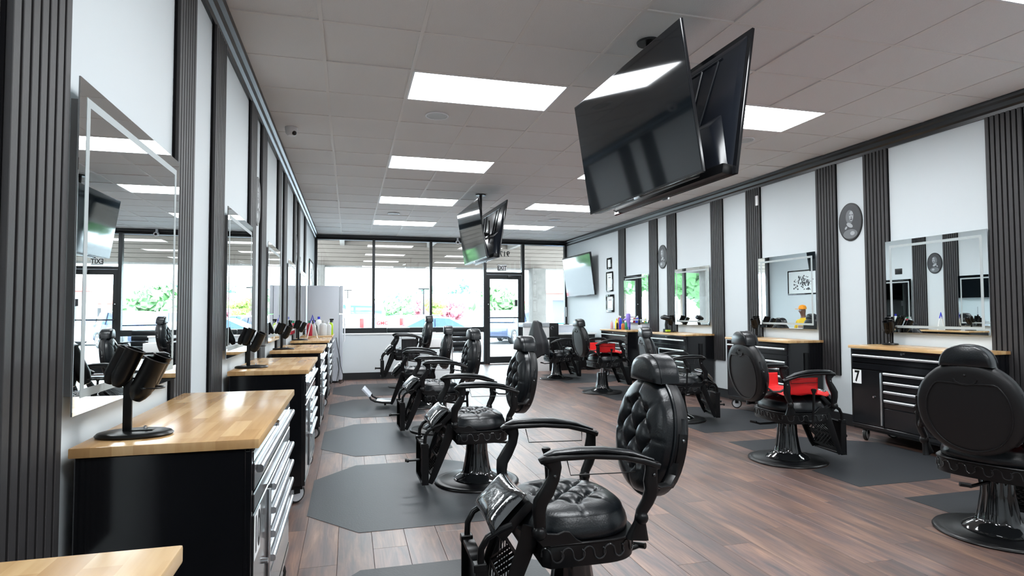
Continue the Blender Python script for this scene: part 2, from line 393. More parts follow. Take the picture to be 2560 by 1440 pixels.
# ------------------------------------------------------------------ mirrors
def mirror(xw, sgn, y0, y1, z0, z1, label):
    r = empty('wall_mirror', (xw, (y0+y1)/2, z0), 0 if sgn > 0 else pi, label=label, cat='mirror', group='wide lit-edge wall mirrors')
    w = y1-y0; h = z1-z0
    obj('mounting_frame', bx((0, -w/2+.05, .05), (.036, w/2-.05, h-.05)), M_mback, r)
    obj('glass', bx((.036, -w/2, 0), (.041, w/2, h), bevel=.0008, seg=1), M_mirror, r)
    m = MB(); i, t = .045, .024
    for lo, hi in (((-w/2+i, h-i-t), (w/2-i, h-i)), ((-w/2+i, i), (w/2-i, i+t)), ((-w/2+i, i+t), (-w/2+i+t, h-i-t)), ((w/2-i-t, i+t), (w/2-i, h-i-t))):
        m.box((.0411, lo[0], lo[1]), (.0418, hi[0], hi[1]))
    obj('frosted_strip', m, M_frost, r)
for k, (a, b) in enumerate([(1.885, 2.885), (3.98, 4.95), (5.88, 6.84), (7.76, 8.74), (9.72, 10.72)]):
    mirror(XL, 1, a, b, .955, 1.89, 'frosted-edge rectangular mirror on the left wall, %s from the camera' % ('nearest', 'second', 'third', 'fourth', 'farthest')[k])
for k, (a, b) in enumerate([(3.82, 4.82), (5.76, 6.76), (7.88, 8.86), (9.78, 10.76)]):
    mirror(XR, -1, a, b, 1.025, 1.925, 'frosted-edge rectangular mirror on the right wall, %s' % ('above the cabinet numbered 7', 'second from the camera', 'third from the camera', 'farthest, behind the bottles')[k])

# ------------------------------------------------------------------ oval portraits and frames
def ell(cx, cz, rx, rz, n=28, a=0):
    return [(cx+rx*cos(t)*cos(a)-rz*sin(t)*sin(a), cz+rx*cos(t)*sin(a)+rz*sin(t)*cos(a)) for t in [2*pi*k/n for k in range(n)]]
def portrait(xw, sgn, y, z, rx, rz, label, v=0):
    r = empty('oval_portrait', (xw, y, z), 0 if sgn > 0 else pi, label=label, cat='picture', group='oval black and white portraits')
    obj('plaque', MB().prism(ell(0, 0, rx, rz, 40), 0, .014, axis=0).mesh('p', smooth=True), M_blk2, r)
    def lay(shapes, d, m, nm):
        mb = MB()
        for q in shapes: mb.prism(q, .014, .014+d, axis=0)
        obj(nm, mb, m, r)
    f = -1 if v else 1
    lay([ell(0, 0, rx*.93, rz*.93, 40)], .0006, M_dgrey, 'background_print')
    lay([ell(-.005*f, .055, .052, .075, 24), ell(.0, -.13, .095, .05, 24)], .0012, M_mgrey, 'figure_print')
    lay([ell(.018*f, .062, .028, .055, 20), ell(-.005*f, -.035, .045, .022, 20, -.5*f), ell(-.055*f, -.06, .02, .012, 16, .8), ell(.03*f, -.125, .03, .022, 16)], .0018, M_lgrey, 'highlight_print')
    lay([ell(.002*f, .075, .011, .005, 12), ell(.032*f, .073, .010, .005, 12), ell(.018*f, .026, .016, .007, 12), ell(.02*f, .045, .005, .012, 10)], .0022, M_dgrey, 'face_print')
portrait(XR, -1, 5.275, 2.195, .155, .205, 'oval portrait of a man with hand at his mouth, right wall nearest the camera')
portrait(XR, -1, 9.31, 2.18, .155, .205, 'oval dark portrait on the right wall between the two far slat panels', 1)
portrait(XL, 1, 5.40, 2.17, .155, .205, 'oval dark portrait on the left wall nearest the camera', 1)
portrait(XL, 1, 9.22, 2.17, .155, .205, 'oval dark portrait far along the left wall')
def frame(xw, sgn, y, z, w, h, label, t=.03, art=None, d=.02, fm=None):
    r = empty('picture_frame', (xw, y, z), 0 if sgn > 0 else pi, label=label, cat='picture frame')
    m = MB()
    m.box((0, -w/2, -h/2), (d, w/2, -h/2+t)); m.box((0, -w/2, h/2-t), (d, w/2, h/2)); m.box((0, -w/2, -h/2+t), (d, -w/2+t, h/2-t)); m.box((0, w/2-t, -h/2+t), (d, w/2, h/2-t))
    obj('moulding', m.mesh('f', bevel=.003, seg=1), fm or M_blk, r)
    obj('mat_board', bx((0, -w/2+t, -h/2+t), (d*.5, w/2-t, h/2-t)), M_paper, r)
    if art: art(r, w, h, d*.5)
    return r
def doc(r, w, h, d):
    m = MB(); a, b = w/2-.07, h/2-.07
    for lo, hi in (((-a, -b), (a, -b+.004)), ((-a, b-.004), (a, b)), ((-a, -b), (-a+.004, b)), ((a-.004, -b), (a, b))): m.box((d, lo[0], lo[1]), (d+.001, hi[0], hi[1]))
    m.box((d, -a*.6, b*.55), (d+.001, a*.6, b*.7))
    obj('certificate_print', m, M_mgrey, r)
def ink(r, w, h, d):
    random.seed(3); m = MB()
    for k in range(90):
        u = random.gauss(0, w*.15); v = random.gauss(0, h*.13)
        if abs(u) < w*.38 and abs(v) < h*.36: m.prism(ell(u, v, random.uniform(.006, .04), random.uniform(.005, .03), 7, random.random()*3), d, d+.0006+.00002*k, axis=0)
    obj('ink_drawing_print', m, M_dgrey, r); random.seed(11)
frame(XR, -1, 11.51, 2.24, .22, .23, 'small black frame with a light photo, topmost of three beside the wall television', .035, None)
frame(XR, -1, 11.50, 1.86, .32, .41, 'slim dark frame with a certificate, middle of three beside the wall television', .028, doc)
frame(XR, -1, 11.49, 1.41, .38, .36, 'thick black frame with a certificate, lowest of three beside the wall television', .04, doc)
frame(XL, 1, 12.75, 1.97, 1.15, .62, 'wide black frame with a black ink figure drawing, far end of the left wall', .03, ink)
obj('card_print', bx((XL, 9.95, 2.0), (XL+.006, 10.12, 2.12), bevel=.002), M_blk2, label='small black plaque on the left wall above the farthest mirror', cat='sign')
r = empty('wall_sensor', (XR-.024, 6.77, 2.63), pi, label='small white sensor on a dark slat panel of the right wall', cat='sensor')
obj('sensor_body', bx((0, -.022, 0), (.02, .022, .13), bevel=.004), M_white, r)

# ------------------------------------------------------------------ storefront
def mull(nm, x0, x1, z0, z1, d=.11, **k): return obj(nm, bx((x0, YF-d/2, z0), (x1, YF+d/2, z1), bevel=.002, seg=1), M_frame, **k)
SG = 'storefront glazing frames'
mx = [(-.76, -.70), (.50, .56), (1.81, 1.87), (3.10, 3.17), (4.05, 4.12), (5.16, 5.22)]
TOPZ = CEIL-.085
for k in range(5):
    a, b = mx[k][1], mx[k+1][0]
    w = empty('window_%d' % (k+1) if k != 3 else 'window_5', kind='structure')
    if k == 4: w.name = 'window_4'
    if k == 0: mull('mullion', mx[0][0], mx[0][1], 0, TOPZ, parent=w)
    mull('mullion', mx[k+1][0], mx[k+1][1], 0, TOPZ, parent=w)
    if k != 3:
        mull('sill_rail', a, b, .76, .885, parent=w); mull('bottom_rail', a, b, 0, .06, parent=w); mull('head_rail', a, b, TOPZ-.03, TOPZ, parent=w)
        obj('pane', bx((a, YF-.004, .885), (b, YF+.004, TOPZ-.03)), M_glass, w)
        obj('pane', bx((a, YF-.004, .06), (b, YF+.004, .76)), M_glass, w)
    else:
        mull('head_rail', a, b, TOPZ-.03, TOPZ, parent=w); mull('transom', a, b, 2.14, 2.20, parent=w)
        obj('pane', bx((a, YF-.004, 2.20), (b, YF+.004, TOPZ-.03)), M_glass, w)
# door leaf
dr = empty('door_1', kind='structure')
a, b = 3.175, 4.045
for nm, lo, hi in (('stile', (a, .0), (a+.085, 2.135)), ('stile', (b-.085, .0), (b, 2.135)), ('top_rail', (a+.085, 2.03), (b-.085, 2.135)), ('bottom_rail', (a+.085, 0.012), (b-.085, .17))):
    obj(nm, bx((lo[0], YF-.03, lo[1]), (hi[0], YF+.03, hi[1]), bevel=.002, seg=1), M_frame, dr)
obj('pane', bx((a+.085, YF-.004, .17), (b-.085, YF+.004, 2.03)), M_glass, dr)
obj('push_bar', MB().tube([(a+.03, YF-.07, 1.10), (b-.03, YF-.07, 1.10)], .014).mesh('pb', smooth=True), M_frame, dr)
obj('closer', bx((b-.36, YF-.10, 2.06), (b-.12, YF-.03, 2.12), bevel=.006), M_frame, dr)
obj('lock_cylinder', MB().ball((a+.04, YF-.04, 1.42), .02).mesh('k', smooth=True), M_chrome, dr)
r = empty('hours_decal', (b-.13, YF-.006, 1.38), label='small dark sticker on the right edge of the glass door', cat='sticker')
obj('decal', bx((-.035, 0, 0), (.035, .001, .15)), M_dgrey, r)
r = empty('exit_sign', (3.56, YF-.01, 2.30), label='white sign reading EXIT in black above the glass door', cat='sign')
obj('backing', bx((-.115, 0, -.085), (.115, .003, .085)), M_white, r)
text('lettering', 'EXIT', .145, M_redp if 0 else M_blk2, r, (0, -.0015, -.002), (pi/2, 0, 0), .0008, .003, .78)
r = empty('street_number', (3.63, YF+.006, 2.64), label='black number 917 on the glass above the door, reversed from inside', cat='sign')
text('lettering', '917', .19, M_blk2, r, (0, 0, 0), (pi/2, 0, pi), .0006, .003, .95)

# ------------------------------------------------------------------ outside
G = -.35
obj('parking_lot', bx((-60, 17.9, G-.1), (90, 220, G)), M_concrete, kind='structure')
obj('walkway', bx((-12, YF+.08, -.2), (18, 17.9, -.02), bevel=.01), M_walk, kind='structure')
cn = empty('canopy', kind='structure')
for k in range(6):
    obj('board', bx((-6, 17.30-(.006 if k % 2 else 0), 2.55+k*.115), (12, 17.40, 2.55+k*.115+.108), bevel=.004, seg=1), M_soff, cn)
obj('soffit', bx((-6, YF+.15, 3.25), (12, 17.5, 3.30)), M_soff, cn)
for x in (-2.6, -.2, 2.2, 4.6, 7.0): obj('beam', bx((x-.06, YF+.15, 3.10), (x+.06, 17.3, 3.25)), M_beam, cn)
obj('roof_deck', bx((-6, YF-.0, 3.32), (12, 18.6, 3.45)), M_soff, cn)
obj('fascia', bx((-6, 17.42, 2.50), (12, 17.52, 3.32)), M_beam, cn)
def column(x, w, label):
    me = MB().lathe([(w*.72, 0)]+[(w*.72*(1+random.uniform(-.03, .03)), z*.18) for z in range(1, 14)]+[(w*.72, 2.55)], 4, M=Matrix.Rotation(pi/4, 4, 'Z')).mesh('c', bevel=.02, seg=2)
    obj('stone_column', me, M_stone, None, (x, 17.15, -.02), label=label, cat='column', group='canopy columns')
column(5.42, .42, 'rough grey stone canopy column right of the glass door')
column(-.82, .34, 'rough stone canopy column at the left end of the window')

def wheel(r, parent, x, y, rad=.36):
    w = obj('wheel', cached(('tyre', rad), lambda: MB().lathe([(rad*.62, -.11), (rad*.9, -.12), (rad, -.08), (rad, .08), (rad*.9, .12), (rad*.62, .11)], 28).xf(Matrix.Rotation(pi/2, 4, 'X')).mesh('t', smooth=True)), M_tyre, parent, (x, y, rad))
    def hub():
        m = MB().lathe([(.02, -.125), (rad*.18, -.12), (rad*.18, .12), (.02, .125)], 12)
        m.lathe([(rad*.55, -.10), (rad*.66, -.118), (rad*.66, .118), (rad*.55, .10)], 24)
        for k in range(5):
            m.box((-.035, -.0, -.115), (.035, rad*.62, .115), Matrix.Rotation(2*pi*k/5, 4, 'Z'))
        return m.xf(Matrix.Rotation(pi/2, 4, 'X')).mesh('h', smooth=True)
    obj('rim', cached(('hub', rad), hub), M_alloy, w)
def car(name, loc, rz, paint, body, glass, W_, wx, label, rad=.34, cat='car', group=None, cabw=.82):
    r = empty(name, loc, rz, label=label, cat=cat, group=group)
    # body: side profile swept across with tumblehome; length along local x
    def sweep(prof, fw):
        m = MB(); rings = []
        for t, s in ((-1, .93), (-.93, 1), (.93, 1), (1, .93)):
            rings.append([((x)*1, t*fw(z), z) for x, z in prof])
        return m.ring_loft(rings)
    hw = W_/2
    obj('body', sweep(body, lambda z: hw*(1-.06*abs(z-.7))).mesh('b', bevel=.02, seg=2, angle=40), paint, r)
    fw = lambda z: hw*(.93-.20*max(0, z-.9))
    obj('cabin', sweep(glass, fw).mesh('g', bevel=.03, seg=2), paint, r)
    gx = sum(p[0] for p in glass)/len(glass); gt = max(z for x, z in glass); gb = min(z for x, z in glass)
    obj('side_windows', sweep([(gx+(x-gx)*.86, gb+.03+(z-gb)*.84) for x, z in glass], lambda z: fw(z)+.012).mesh('sw'), M_carglass, r)
    obj('windshield', sweep([(gx+(x-gx)*1.03, gb+.02+(z-gb)*.88) for x, z in glass], lambda z: fw(z)*.88).mesh('ws'), M_carglass, r)
    top = gt; xs_ = [x for x, z in glass if z > top-.06]
    for s in (-1, 1):
        px_ = gx+.05
        obj('pillar', MB().tube([(px_, s*(fw(gb)+.014), gb+.02), (px_, s*(fw(gt-.1)+.014), gt-.1)], (.012, .035), 8).mesh('p'), M_blk2, r)
        for x in wx: wheel(r, r, x, s*(hw-.10), rad)
    return r
SED = [(-2.35, .35), (-2.38, .62), (-2.25, .92), (-1.7, 1.0), (-1.3, .96), (.9, .94), (1.2, .93), (2.1, .78), (2.36, .60), (2.36, .32), (1.8, .22), (-1.9, .22)]
SEDG = [(-1.75, .95), (-.95, 1.38), (-.4, 1.42), (.25, 1.38), (1.15, .93)]
SUVB = [(-2.3, .42), (-2.36, .75), (-2.3, 1.05), (-.9, 1.08), (.9, 1.06), (2.1, .98), (2.32, .80), (2.34, .42), (1.8, .30), (-1.9, .30)]
SUVG = [(-2.2, 1.05), (-1.95, 1.62), (-.9, 1.70), (.35, 1.66), (1.0, 1.06)]
def sedan(loc, rz, paint, label, name='sedan'): return car(name, loc, rz, paint, SED, SEDG, 1.82, (-1.42, 1.42), label)
def suv(loc, rz, paint, label): return car('sport_utility_vehicle', loc, rz, paint, SUVB, SUVG, 1.92, (-1.42, 1.42), label, .38)
sedan((2.95, 24.2, G), pi-.03, M_carw, 'pale sedan side-on just outside the window, with tinted blue side glass')
suv((7.96, 30.65, G), radians(-125), M_cardb, 'dark blue sport utility vehicle seen through the glass door')
suv((8.2, 40.0, G), pi-.2, M_carw, 'white sport utility vehicle parked behind the dark blue one')
sedan((3.4, 36.0, G), .9, M_carw, 'small white sedan parked in the second row right of the pickup truck')
sedan((6.2, 47.0, G), .4, M_carb, 'blue sedan in the far rows beyond the white cars')
sedan((1.9, 50.0, G), -.4, M_cars, 'silver sedan in the far rows behind the pickup truck')
sedan((10.6, 34.5, G), .2, M_carw, 'white sedan at the right, seen past the stone column')
# pickup truck
pk = empty('pickup_truck', (.42, 29.6, G), radians(108), label='white pickup truck seen from behind through the left window', cat='truck')
def pkb():
    m = MB(); hw = .98
    prof = [(-2.95, .55), (-2.95, 1.22), (-1.2, 1.24), (-.4, 1.24), (1.3, 1.22), (2.7, 1.10), (2.9, .9), (2.9, .5), (2.2, .42), (-2.5, .42)]
    return m.ring_loft([[(x, t*hw, z) for x, z in prof] for t in (-1, 1)]).mesh('pb', bevel=.035, seg=2)
obj('body', pkb(), M_carw, pk)
obj('cabin', MB().ring_loft([[(-1.05, s*.90*k, z) for s, z, k in ((-1, 1.22, 1), (1, 1.22, 1), (1, 1.82, .86), (-1, 1.82, .86))], [(-.95, s*.92*k, z) for s, z, k in ((-1, 1.22, 1), (1, 1.22, 1), (1, 1.90, .84), (-1, 1.90, .84))], [(.6, s*.92*k, z) for s, z, k in ((-1, 1.22, 1), (1, 1.22, 1), (1, 1.90, .84), (-1, 1.90, .84))], [(1.5, s*.92*k, z) for s, z, k in ((-1, 1.22, 1), (1, 1.22, 1), (1, 1.24, .9), (-1, 1.24, .9))]]).mesh('cab', bevel=.03), M_carw, pk)
obj('rear_window', bx((-1.075, -.72, 1.34), (-1.03, .72, 1.76), bevel=.02), M_carglass, pk)
for s in (-1, 1): obj('side_window', bx((-.8, s*.84-.04, 1.30), (.7, s*.84+.04, 1.74), bevel=.03), M_carglass, pk)
tg = obj('tailgate', bx((-2.985, -.74, .66), (-2.94, .74, 1.20), bevel=.015), M_cars, pk)
text('emblem', 'GMC', .17, M_tail, tg, (-2.99, 0, .99), (pi/2, 0, -pi/2), .004, .004, 1.3)
for s in (-1, 1):
    obj('tail_lamp', bx((-2.99, s*.87-.08, .78), (-2.90, s*.87+.08, 1.18), bevel=.02), M_tail, pk)
    for x in (-1.85, 1.95): wheel(pk, pk, x, s*.86, .41)
pk.scale = (1.04, 1.04, 1.13)
obj('bumper', bx((-3.08, -.95, .42), (-2.92, .95, .62), bevel=.03), M_chrome, pk)

def tree(x, y, h, rad, m, label, z=G, sq=.8, n=420, cat='tree', leaf=.16, seed=1):
    rnd = random.Random(seed); r = empty('tree' if cat == 'tree' else 'shrub', (x, y, z), label=label, cat=cat)
    mb = MB(); cz = h-rad*sq
    cl = [(rnd.gauss(0, .45)*rad, rnd.gauss(0, .45)*rad, cz+rnd.gauss(0, .35)*rad*sq, rnd.uniform(.3, .55)*rad) for _ in range(14)]
    for k in range(n):
        c = rnd.choice(cl); d = Vector((rnd.gauss(0, 1), rnd.gauss(0, 1), rnd.gauss(0, 1))).normalized()*c[3]
        p = Vector(c[:3])+d; a = Vector((rnd.gauss(0, 1), rnd.gauss(0, 1), rnd.gauss(0, 1))).normalized(); b = a.orthogonal().normalized(); s = leaf*rad*rnd.uniform(.6, 1.3)
        v = mb._v([p+a*s, p+b*s*.7, p-a*s, p-b*s*.7]); mb.bm.faces.new(v)
    for c in cl: mb.ball(c[:3], c[3]*.86, 7)
    obj('crown', mb, m, r)
    obj('trunk', MB().tube([(0, 0, 0), (.05, 0, cz*.5), (0, 0, cz)], [.06*h*.5, .045*h*.5, .03*h*.5], 8).mesh('tr', smooth=True), M_bark, r)
tree(2.9, 60, 2.9, 1.2, M_leafg, 'round green tree in the car park left of the pink trees', seed=2)
tree(.3, 75, 3.3, 1.5, M_leafd, 'pale distant tree above the pickup truck cab', seed=3)
tree(6.6, 68, 2.9, 1.3, M_leafr, 'pink flowering tree left of the dark window mullion', seed=4)
tree(10.6, 66, 2.8, 1.6, M_leafr, 'pink flowering tree right of the dark window mullion', seed=5)
tree(8.3, 60, 3.4, .9, M_leafy, 'narrow bright green tree behind the window mullion', sq=1.5, seed=6)
tree(11.2, 46, 4.1, 1.9, M_leafg, 'large loose green tree beside the glass door', seed=7, sq=1.0, n=900)
tree(5.0, 58, 2.6, 1.0, M_leafg, 'low green tree between the round green tree and the pink tree', seed=8)
for k, (x, y, h, w) in enumerate([(12, 150, 5.6, 8), (20, 160, 7.6, 8), (29, 160, 8.4, 8), (38.5, 155, 8.6, 9)]):
    tree(x, y, h, w*.5, M_leafd, 'wooded rise on the horizon, %s' % ('leftmost of four', 'behind the window mullion', 'left of the glass door', 'behind the glass door')[k], sq=.7, n=900, leaf=.10, seed=20+k)
tree(-9.5, 33, 6.5, 2.4, M_leafg, 'green tree outside seen only in the third mirror of the right wall', seed=33, n=800)
tree(-4.6, 31, 5.5, 1.9, M_leafg, 'green tree outside seen only in the farthest mirror of the right wall', seed=34, n=800)
def store(x, y, w, h, dpt, rz, label, nwin, roof=True):
    r = empty('store_building', (x, y, G), rz, label=label, cat='building')
    obj('wall', bx((0, 0, 0), (w, dpt, h)), M_stucco, r)
    obj('roof', bx((-.3, -1.8, h*.62), (w+.3, .1, h*.70), bevel=.05), M_roof, r)
    for k in range(nwin):
        xx = w*(k+.5)/nwin; q = w/nwin*.33
        f = obj('window', bx((xx-q, -.05, .4), (xx+q, .02, h*.55), bevel=.02), M_white, r)
        obj('pane', bx((xx-q+.1, -.08, .5), (xx+q-.1, -.04, h*.55-.1)), M_shop, f)
        obj('post', bx((xx+q*1.5-.2, -1.7, 0), (xx+q*1.5+.2, -1.3, h*.62)), M_stucco, r)
store(8.2, 76, 11, 3.9, 6, -.04, 'long pale shop building with a red canopy roof left of the door', 9)
store(14.6, 62, 8, 3.9, 6, -.10, 'pale shop building with red trimmed arcade seen through the door', 5)
store(13.6, 41, 9, 4.6, 6, -.25, 'white shop building at the right with dark windows beyond the column', 4)
def pole(x, y, h, label):
    r = empty('lamp_post', (x, y, G), label=label, cat='lamp post', group='car park lamp posts')
    obj('base', MB().lathe([(.3, 0), (.3, .7), (.26, .75)], 12).mesh('b'), M_white, r)
    obj('pole', MB().tube([(0, 0, .7), (0, 0, h)], [.09, .06], 8).mesh('p'), M_blk2, r)
    obj('lamp_head', bx((-.5, -.15, h), (.5, .15, h+.12), bevel=.03), M_blk2, r)
pole(6.65, 56, 3.7, 'short dark car park post between the pink trees')
pole(-.2, 80, 4.4, 'tall thin car park post above the pickup truck')
r = empty('storage_bin', (8.85, 25.0, G), .1, label='blue bin outside, seen over the reception desk', cat='bin')
obj('bin_body', bx((-.55, -.4, 0), (.55, .4, 1.08), bevel=.04), M_bluec, r); obj('lid', bx((-.57, -.42, 1.08), (.57, .42, 1.14), bevel=.02), M_bluec, r)
for k, x in enumerate((10.05, 10.85)):
    r = empty('bollard', (x, 29.5, G), label='white bollard with a red cap outside, %s of two right of the stone column' % ('left', 'right')[k], cat='bollard', group='bollards outside')
    obj('post', MB().lathe([(.12, 0), (.12, 1.15)], 16).mesh('c', smooth=True), M_white, r)
    obj('cap', MB().lathe([(.17, 1.10), (.17, 1.50), (.12, 1.54)], 16).mesh('c', smooth=True), M_roof, r)

# ------------------------------------------------------------------ pony wall, fridge, waiting area
pw = empty('wall_front', kind='structure')
obj('wall_body', bx((XL, 11.52, 0), (1.86, 11.64, .822)), M_pony, pw)
obj('cap', bx((XL, 11.505, .822), (1.875, 11.655, .845), bevel=.004), M_white, pw)
obj('base', bx((XL, 11.506, 0), (1.872, 11.52, .125), bevel=.003, seg=1), M_base, pw)
r = empty('white_tray', (1.50, 11.58, .845), .1, label='slim white tray lying on the low wall cap', cat='tray')
obj('tray_base', bx((-.10, -.05, 0), (.10, .05, .012), bevel=.004), M_white, r); obj('rim', bx((-.10, -.052, .012), (.10, -.045, .024)), M_dgrey, r)
r = empty('side_cabinet', (1.62, 11.28, 0), label='low white cabinet with a dark gap under its top, against the low wall', cat='cabinet')
obj('carcass', bx((-.20, -.18, 0), (.20, .20, .56), bevel=.004), M_pony, r)
obj('top', bx((-.20, -.18, .59), (.20, .20, .74), bevel=.004), M_white, r); obj('reveal', bx((-.19, -.17, .56), (.19, .19, .59)), M_blk2, r)
r = empty('refrigerator', (-.41, 11.12, 0), label='white refrigerator standing against the left wall by the low wall', cat='refrigerator')
obj('cabinet_body', bx((-.30, -.04, .03), (.235, .34, 1.71), bevel=.008), M_fridge, r)
obj('freezer_door', bx((.24, -.04, 1.22), (.30, .34, 1.715), bevel=.012), M_fridge, r)
dd = obj('door', bx((.24, -.04, .05), (.30, .34, 1.205), bevel=.012), M_fridge, r)
obj('handle', MB().tube([(.315, .28, .7), (.33, .28, .75), (.33, .28, 1.1), (.315, .28, 1.15)], .012).mesh('h', smooth=True), M_whitemetal, dd)
obj('plinth', bx((-.28, -.02, 0), (.22, .32, .03)), M_blk2, r)
obj('power_cord', MB().tube([(-.22, 11.0, .80), (-.19, 11.02, .60), (-.155, 11.03, .45), (-.14, 11.0, .30), (-.10, 10.98, .15), (-.09, 10.95, .03), (-.14, 10.9, .006), (-.20, 10.92, .05), (-.17, 10.98, .25), (-.20, 11.0, .45)], .006, 6).mesh('c', smooth=True), M_blk2, label='thin black power cord hanging in front of the white refrigerator', cat='cord')

def waiting_chair(x, y, rz, label):
    r = empty('waiting_chair', (x, y, 0), rz, label=label, cat='chair', group='waiting chairs by the window')
    # local: faces -y
    obj('seat', cached('ws', lambda: bx((-.26, -.25, .40), (.26, .25, .48), bevel=.03, seg=3)), M_leather, r)
    def bk():
        m = MB()
        for k in range(4): m.box((-.25, .20+.015*k, .48+k*.105), (.25, .27+.015*k, .48+k*.105+.10))
        return m.mesh('bk', bevel=.018, seg=2)
    obj('backrest', cached('wb', bk), M_leather, r)
    for s in (-1, 1):
        fr = obj('leg_frame', cached(('wf', s), lambda: MB().tube([(s*.29, -.26, .015), (s*.29, -.26, .62), (s*.29, -.22, .65), (s*.29, .20, .65), (s*.29, .26, .62), (s*.29, .27, .015)], (.018, .012), 8, side=(1, 0, 0), e=5).mesh('wf')), M_chrome, r)
        obj('armrest', cached(('wa', s), lambda: bx((s*.29-.03, -.24, .655), (s*.29+.03, .22, .69), bevel=.012)), M_leather, r)
    obj('crossbar', cached('wc', lambda: MB().tube([(-.29, .2, .39), (.29, .2, .39)], .012).mesh('c')), M_chrome, r)
waiting_chair(2.42, 13.05, 0, 'black cushioned chrome waiting chair nearest the glass door')
waiting_chair(1.05, 13.25, 0, 'black cushioned chrome waiting chair behind the low wall, middle')
waiting_chair(-.36, 12.45, pi/2, 'black cushioned chrome waiting chair behind the refrigerator against the left wall')

# reception desk
r = empty('reception_desk', (3.9, 12.3, 0), label='reception desk with white front, black end and grey stone ledge', cat='desk')
obj('front_panel', bx((-.40, -.28, 0), (.16, -.22, .92), bevel=.003), M_white, r)
obj('end_panel', bx((.16, -.30, 0), (.36, .45, 1.0), bevel=.003), M_blk2, r)
obj('ledge', bx((-.42, -.30, .92), (.16, .05, 1.01), bevel=.006), M_desk, r)
obj('counter_body', bx((.36, -.26, 0), (1.20, .40, .755), bevel=.003), M_blk2, r)
obj('counter_top', bx((.36, -.28, .755), (1.24, .42, .785), bevel=.004), M_white, r)
obj('emblem', MB().tube([(.22+.03*cos(t), -.302, .90+.03*sin(t)) for t in [pi*.1+k*.2 for k in range(22)]], .003, 6).mesh('e'), M_lgrey, r)
r = empty('storage_box', (4.63, 12.45, .785), label='low pale box on the reception counter', cat='box')
obj('box_body', bx((-.28, -.12, 0), (.24, .2, .16), bevel=.006), M_fridge, r); obj('lid', bx((-.29, -.13, .16), (.25, .21, .175), bevel=.003), M_white, r)
r = empty('ring_light', (4.58, 12.40, .96), label='slim black stand with a chrome stem on the reception counter box', cat='stand')
obj('base', MB().lathe([(.065, 0), (.065, .012), (.02, .02), (.012, .05)], 20).mesh('b', smooth=True), M_blk2, r)
obj('stem', MB().tube([(0, 0, .04), (0, 0, .17)], .018).mesh('s', smooth=True), M_blk2, r); obj('rod', MB().tube([(0, 0, .17), (0, 0, .38)], .008).mesh('s', smooth=True), M_steel, r)

# ------------------------------------------------------------------ wall television
r = empty('wall_television', (XR, 12.93, 2.07), pi, label='large wall television at the far end of the right wall, tilted down', cat='television')
Mt = Matrix.Translation((.14, 0, 0)) @ Matrix.Rotation(radians(7), 4, 'Y')
obj('bezel', MB().box((-.02, -.86, -.47), (.02, .86, .47), Mt).mesh('b', bevel=.004), M_blk, r)
obj('screen', MB().box((.0201, -.85, -.455), (.0215, .85, .46), Mt).mesh('s'), M_screen, r)
obj('wall_bracket', bx((0, -.2, -.2), (.12, .2, .15)), M_blk2, r)

